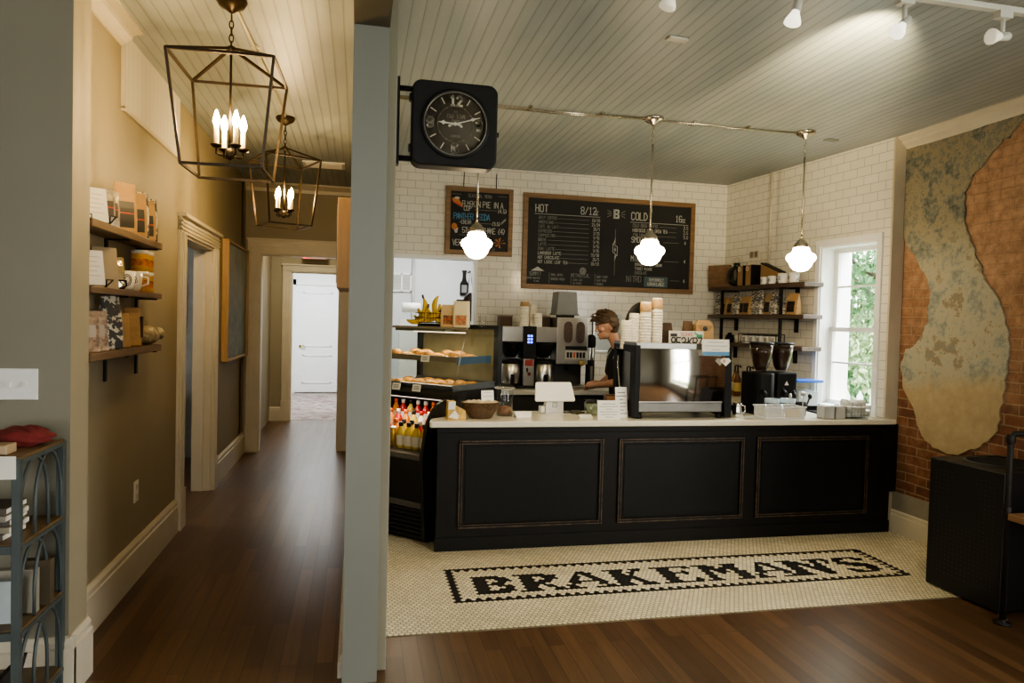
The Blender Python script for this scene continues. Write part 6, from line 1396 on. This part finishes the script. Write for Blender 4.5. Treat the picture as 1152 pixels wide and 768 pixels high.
# paintings
t = thing('canvas_painting', 'tall blue-green abstract canvas in pale wood float frame', 'painting', (XL, 8.1, 0)); z0, z1 = 1.17, 2.39
g = G(); g.box(.004, .045, -.62, .62, z0+.03, z1-.03, canvasm); g.obj('canvas', t); g = G()
for a, b, c, d in ((-.66, -.63, z0+.025, z1-.025), (.63, .66, z0+.025, z1-.025), (-.66, .66, z0, z0+.025), (-.66, .66, z1-.025, z1)): g.box(.002, .065, a, b, c, d, palew)
g.obj('wood_frame', t, .002)
t = thing('canvas_painting', 'pale wood picture frame edge on hall side of the pillar wall', 'painting', (-.04, 4.1, 0)); z0, z1 = 1.80, 2.27; g = G(); g.box(-.072, -.001, -.30, .32, z0, z1, WOODM('orange_pine', (.58, .33, .12), (.70, .44, .20), 2)); g.obj('wood_frame', t, .003); g = G(); g.box(-.077, -.070, -.27, .29, z0+.03, z1-.03, canvasm); g.obj('canvas', t)
ex = thing('exit_sign', 'white exit sign with red letters over far hall doorway', 'sign', (-.665, 11.35, 2.56)); g = G(); g.box(-.18, .18, -.03, .03, -.03, .17, M('sign_white', (.6, .55, .5), .5)); g.tube([(0, 0, .17), (0, 0, CEIL-2.56)], .012, blkm, 8); g.obj('sign_box', ex, .004); g = G(); g.text('EXIT', 0, -.02, .085, exit_e, .016, RT((0, -.032, 0)), 1.15, .9, 'c'); g.obj('lettering', ex)
# side room through left doorway
t = thing('framed_picture', 'dark-framed landscape picture in room through the left doorway', 'picture', (-2.35, 8.6, 1.75)); g = G(); g.box(-.4, .4, -.02, 0, -.28, .28, canvasm); g.obj('print', t); g = G()
for a, b, c, d in ((-.45, .45, .25, .31), (-.45, .45, -.31, -.25), (-.45, -.39, -.25, .25), (.39, .45, -.25, .25)): g.box(a, b, -.04, -.001, c, d, blkm)
g.obj('frame', t, .003)
t = thing('draped_chair', 'dark high-backed chair in shadow through the left doorway', 'chair', (-2.25, 8.0, 0)); g = G()
dk = M('dark_upholstery', (.02, .017, .018), .8)
g.box(-.28, .28, -.25, .25, .40, .50, dk); g.obj('seat', t, .02); g = G(); g.box(-.28, .28, .18, .27, .5, 1.15, M('patterned_cloth', (.12, .06, .055), .9, var=.9, vs=16)); g.obj('backrest', t, .03)
for x in (-.24, .24):
    for y in (-.2, .2): g = G(); g.box(x-.025, x+.025, y-.025, y+.025, 0, .40, dk); g.obj('leg', t)
# ------------------------------------------------------------------ right: bin and pipe table
bn = thing('waste_bin', 'tall black perforated metal waste bin by the brick wall', 'bin', (3.70, 3.37, 0), .05)
bm_ = M('bin_black', (.008, .008, .009), .45); g = G(); g.box(0, .56, 0, .52, .01, .835, bm_); g.obj('bin_body', bn, .008)
g = G(); n_ = 40; vs = [(.28+.19*math.cos(2*PI*k/n_), .26+.19*math.sin(2*PI*k/n_), .848) for k in range(n_)]+[(.28+.205*math.cos(2*PI*k/n_), .26+.205*math.sin(2*PI*k/n_), .84) for k in range(n_)]
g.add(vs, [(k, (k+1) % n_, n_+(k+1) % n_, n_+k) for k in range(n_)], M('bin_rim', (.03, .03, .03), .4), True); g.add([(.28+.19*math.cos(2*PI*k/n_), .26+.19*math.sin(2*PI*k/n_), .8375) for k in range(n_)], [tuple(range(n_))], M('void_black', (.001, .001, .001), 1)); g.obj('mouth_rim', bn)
pd = M('perforation', (.035, .032, .03), .5); g = G()
for i in range(15):
    for j in range(24):
        y = .06+i*.029; z = .12+j*.028
        if (i-7)**2/14+(j-17)**2/40 < 1.2 and j > 11: continue
        g.add([(-.0015, y+.006*math.cos(PI/3*k), z+.006*math.sin(PI/3*k)) for k in range(6)], [(0, 1, 2, 3, 4, 5)], pd)
g.obj('perforations', bn)
pt = thing('pipe_table', 'black pipe-legged side table with honey wood top at right edge', 'table', (3.62, 3.27, 0)); pm = M('iron_pipe', (.025, .022, .02), .5, .5)
g = G()
for y in (0, -.42):
    g.tube([(0, y, .02), (0, y, 1.06), (.02, y, 1.085), (.7, y, 1.09)], .0165, pm, 10); g.lathe([(0, 0), (.045, 0), (.045, .01), (.02, .014), (.02, .03)], pm, (0, y, 0), 16); g.lathe([(.02, .60), (.024, .61), (.024, .66), (.02, .67)], pm, (0, y, 0), 12); g.lathe([(.02, 1.03), (.024, 1.04), (.024, 1.07), (.02, 1.08)], pm, (0, y, 0), 12)
    g.tube([(.68, y, .0), (.68, y, 1.09)], .0165, pm, 10)
g.obj('pipe_frame', pt)
g = G(); g.box(-.02, .72, -.47, -.02, .60, .64, tablew); g.obj('table_top', pt, .005)
# ------------------------------------------------------------------ kitchen through the opening
t = thing('wall_grille', 'white two-pane vent grille on the kitchen wall', 'grille', (.55, 9.3, 2.115)); g = G()
for a, b, c, d in ((-.13, .13, .10, .12), (-.13, .13, -.12, -.10), (-.13, -.11, -.12, .12), (.11, .13, -.12, .12), (-.01, .01, -.12, .12)): g.box(a, b, -.025, 0, c, d, whitep)
g.obj('frame', t); g = G(); g.box(-.11, .11, -.01, -.001, -.1, .1, M('grille_grey', (.38, .39, .37), .6))
for k in range(9): g.box(-.11, .11, -.016, -.008, -.095+k*.0225, -.085+k*.0225, M('grille_slat', (.5, .5, .47), .6))
g.obj('slats', t)
t = thing('wall_bottle_opener', 'black bottle-shaped board hanging on the kitchen wall', 'sign', (1.37, 9.3, 1.97)); g = G(); g.prism([(-.05, 0), (.05, 0), (.055, .02), (.055, .16), (.03, .2), (.022, .24), (.022, .31), (.03, .31), (.03, .335), (-.03, .335), (-.03, .31), (-.022, .31), (-.022, .24), (-.03, .2), (-.055, .16), (-.055, .02)], -.03, 0, blk); g.obj('board', t, .004); g = G(); g.box(-.035, .035, -.034, -.03, .04, .14, M('cap_tray', (.22, .22, .21), .4)); g.obj('label_patch', t); g = G(); g.tube([(.05, -.01, .30), (.075, -.01, .33)], .008, blk, 6); g.obj('hook', t)
t = thing('conduit_pipe', 'grey vertical pipe running down the kitchen wall', 'pipe', (.70, 9.28, 0)); g = G(); g.tube([(0, 0, .0), (0, 0, CEIL)], .02, M('pipe_grey', (.42, .43, .42), .4), 10); g.obj('pipe_run', t)
t = thing('paper_towel', 'white paper towel roll on a stand in the kitchen', 'paper towel', (.62, 8.6, 1.62)); g = G(); g.lathe([(.02, .0), (.06, 0), (.06, .22), (.02, .22)], paper, n=22, T=RT((-.1, 0, .16), 0, 0, PI/2)); g.obj('roll', t); g = G(); g.box(-.13, .15, -.06, .06, -1.6, .02, whitep); g.obj('stand', t)
g = G(); g.tube([(.37, 8.0, .6), (.30, 8.1, 1.85)], .012, palew, 8); g.box(.33, .41, 7.9, 8.1, .0, .62, M('broom_head', (.2, .17, .1), .9)); o = g.obj('broom'); tag(o, 'pale wooden broom handle leaning inside kitchen opening', 'broom')
t = thing('hanging_bag', 'dark brown rounded bag hanging at kitchen opening edge', 'bag', (1.165, 7.45, 1.68)); g = G(); g.ell((0, 0, .12), (.085, .06, .17), M('brown_leather', (.035, .02, .014), .6), 22, 14, None, lambda d: 1-.15*max(0, d.z)); g.obj('bag_body', t); g = G(); g.tube([(-.03, 0, .27), (0, 0, .5), (.03, 0, .27)], .006, MATS['brown_leather'], 6); g.obj('strap', t)
t = thing('light_fitting', 'bright fluorescent strip light on the kitchen ceiling', 'light', (.95, 8.2, CEIL-.3)); g = G(); g.box(-.7, .5, -.06, .06, 0, .05, whitep); g.tube([(-.5, 0, .05), (-.5, 0, .30)], .008, whitep, 6); g.tube([(.4, 0, .05), (.4, 0, .30)], .008, whitep, 6); g.obj('housing', t); g = G(); g.box(-.68, .48, -.045, .045, -.02, 0, fluoro); g.obj('tube_cover', t)

# ------------------------------------------------------------------ outside the window
g = G(); g.box(4.6, 40, -10, 45, -.6, -.5, M('lawn', (.12, .24, .07), .9)); struct(g, 'ground')
def tree(label, x, y, h, r, mat, seed, z0=-.5):
    t = thing('garden_tree', label, 'tree', (x, y, z0), 0, 'trees outside the window'); rr = random.Random(seed); g = G(); g.tube([(0, 0, 0), (.05, .03, h*.3), (-.05, .0, h*.6), (0, .05, h*.85)], [.16, .13, .09, .04], bark, 10)
    for k in range(7): a = k*.9; z = h*(.35+.07*k); g.tube([(0, 0, z), (r*.35*math.cos(a), r*.35*math.sin(a), z+.4), (r*.7*math.cos(a), r*.7*math.sin(a), z+.8)], [.05, .035, .012], bark, 6)
    g.obj('trunk', t)
    g = G()
    for k in range(9000):
        a = rr.uniform(0, 2*PI); u = rr.uniform(-1, 1); q = rr.uniform(.45, 1)**.5; s = math.sqrt(1-u*u); lump = 1+.25*math.sin(3*a+4*u+seed)
        c = Vector((r*q*s*math.cos(a)*lump, r*q*s*math.sin(a)*lump, h*.62+h*.42*q*u*lump)); R = Euler((rr.uniform(0, 6), rr.uniform(0, 6), rr.uniform(0, 6))).to_matrix(); l = rr.uniform(.035, .075)
        g.add([c+R @ Vector(p) for p in ((-l, 0, 0), (0, -l*.5, 0), (l, 0, 0), (0, l*.5, .02))], [(0, 1, 2, 3)], mat)
    g.obj('crown', t); return t
tree('dark green tree filling the upper right window panes', 8.3, 9.6, 5.0, 1.7, leafA, 1); tree('pale green tree behind the lower window panes', 9.8, 11.6, 3.6, 1.8, leafB, 2); tree('bushy light tree at the right of window view', 8.2, 8.6, 2.6, 1.1, leafB, 5)
pc = thing('porch_post', 'white painted porch post just outside the window', 'post', (5.30, 7.27, -.5)); g = G(); g.box(-.16, .16, -.16, .16, 0, 4.2, whitep); g.obj('shaft', pc, .01); g = G(); g.box(-.2, .2, -.2, .2, 0, .25, whitep); g.obj('plinth', pc, .01)
fn = thing('picket_fence', 'white picket fence low beyond the window', 'fence', (6.9, 8.2, -.5), 2.5)
for k in range(16): g = G(); x = -1.2+k*.16; g.prism([(x-.04, 0), (x+.04, 0), (x+.04, 1.25), (x, 1.33), (x-.04, 1.25)], -.01, .01, whitep); g.obj('picket', fn)
g = G(); g.box(-1.3, 1.4, .01, .04, .3, .38, whitep); g.box(-1.3, 1.4, .01, .04, 1.0, 1.08, whitep); g.obj('rail', fn)

# ------------------------------------------------------------------ lights
def area(name, loc, rot, sx, sy, e, col):
    l = bpy.data.lights.new(name, 'AREA'); l.shape = 'RECTANGLE'; l.size = sx; l.size_y = sy; l.energy = e; l.color = col
    o = bpy.data.objects.new(name, l); C.objects.link(o); o.location = loc; o.rotation_euler = rot; return o
def point(name, loc, e, col, r=.05):
    l = bpy.data.lights.new(name, 'POINT'); l.energy = e; l.color = col; l.shadow_soft_size = r; o = bpy.data.objects.new(name, l); C.objects.link(o); o.location = loc; return o
day = (.95, .98, 1.0); street = (1.0, .955, .86)
area('street_window_light', (-1.9, -3.4, 1.7), (-PI/2, 0, 0), 1.4, 2.0, 150, street); area('street_window_light', (.9, -3.4, 1.7), (-PI/2, 0, 0), 1.4, 2.0, 150, street)
p = tiled((WX0+WX1)/2, 1.5, 3.7); wl = area('side_window_light', p, (0, 0, 0), 1.6, 1.6, 750, (.84, .93, 1.0)); wl.rotation_euler = (tiled((WX0+WX1)/2-.1, 0, 1.6)-p).to_track_quat('-Z', 'Y').to_euler()
area('brick_side_window_light', (XB+.35, .4, 1.55), (0, PI/2, 0), 2.0, 2.2, 120, street)
area('kitchen_light', (.95, 8.2, 2.85), (0, 0, 0), 1.0, .12, 40, (1, .985, .95)); area('far_room_light', (-1.0, 13.6, 3.1), (0, 0, 0), 1.4, 1.4, 140, (.95, .98, 1)); area('second_room_light', (-.7, 10.2, 3.15), (0, 0, 0), .3, .3, 25, (1, .85, .6)); area('side_room_light', (-2.8, 6.5, 3.1), (0, 0, 0), .8, .8, 24, (1, .97, .9))
def strip(name, y, z, w_, e, col):
    o = area(name, cpt(-.44, y, z), (0, 0, -PI/4), w_, .03, e, col); return o
strip('case_strip_light', .53, 1.535, .7, 3.2, (1, .84, .60)); strip('case_strip_light', .50, 1.30, .6, 1.9, (1, .84, .60)); strip('cooler_strip_light', .26, 1.015, .5, 2.6, (1, .86, .68))
def spot(name, loc, d, e, ang, col, blend=.5):
    l = bpy.data.lights.new(name, 'SPOT'); l.energy = e; l.spot_size = ang; l.spot_blend = blend; l.color = col; l.shadow_soft_size = .03
    o = bpy.data.objects.new(name, l); C.objects.link(o); o.location = loc; o.rotation_euler = Vector(d).to_track_quat('-Z', 'Y').to_euler(); return o
warm = (1, .86, .62)
spot('ceiling_wash', (2.40, 2.80, 2.98), (.28, .75, .20), 260, 1.0, (1, .80, .44), .9)
spot('track_beam', (1.75, 2.78, 3.0), (.05, .8, -1.2), 110, 1.4, warm, .8); spot('track_beam', (2.9, 2.8, 3.0), (.1, .9, -1.0), 40, 1.3, warm, .8)

w = bpy.data.worlds.new('outdoors'); bpy.context.scene.world = w; w.use_nodes = True
bg = w.node_tree.nodes['Background']; bg.inputs[0].default_value = (1, .985, .95, 1); bg.inputs[1].default_value = 8.0

# ------------------------------------------------------------------ camera
f = 792.9; yaw, pit, rol = (math.radians(a) for a in (12.386, -1.658, 1.478))
fw = Vector((math.sin(yaw)*math.cos(pit), math.cos(yaw)*math.cos(pit), math.sin(pit))); r0 = Vector((math.cos(yaw), -math.sin(yaw), 0)); u0 = r0.cross(fw)
rv = math.cos(rol)*r0+math.sin(rol)*u0; uv = -math.sin(rol)*r0+math.cos(rol)*u0
cam = bpy.data.cameras.new('camera'); cam.sensor_width = 36; cam.lens = f*36/1152; cam.clip_start = .05; cam.clip_end = 200
co = bpy.data.objects.new('camera', cam); C.objects.link(co)
m4 = Matrix.Identity(4)
for i in range(3): m4[i][0] = rv[i]; m4[i][1] = uv[i]; m4[i][2] = -fw[i]
m4[2][3] = H; co.matrix_world = m4
sc = bpy.context.scene; sc.camera = co
sc.cycles.use_denoising = True
sc.cycles.max_bounces = 8; sc.cycles.transparent_max_bounces = 16; sc.cycles.sample_clamp_indirect = 6
sc.view_settings.view_transform = 'AgX'; sc.view_settings.look = 'AgX - Medium High Contrast'; sc.view_settings.exposure = 0.12
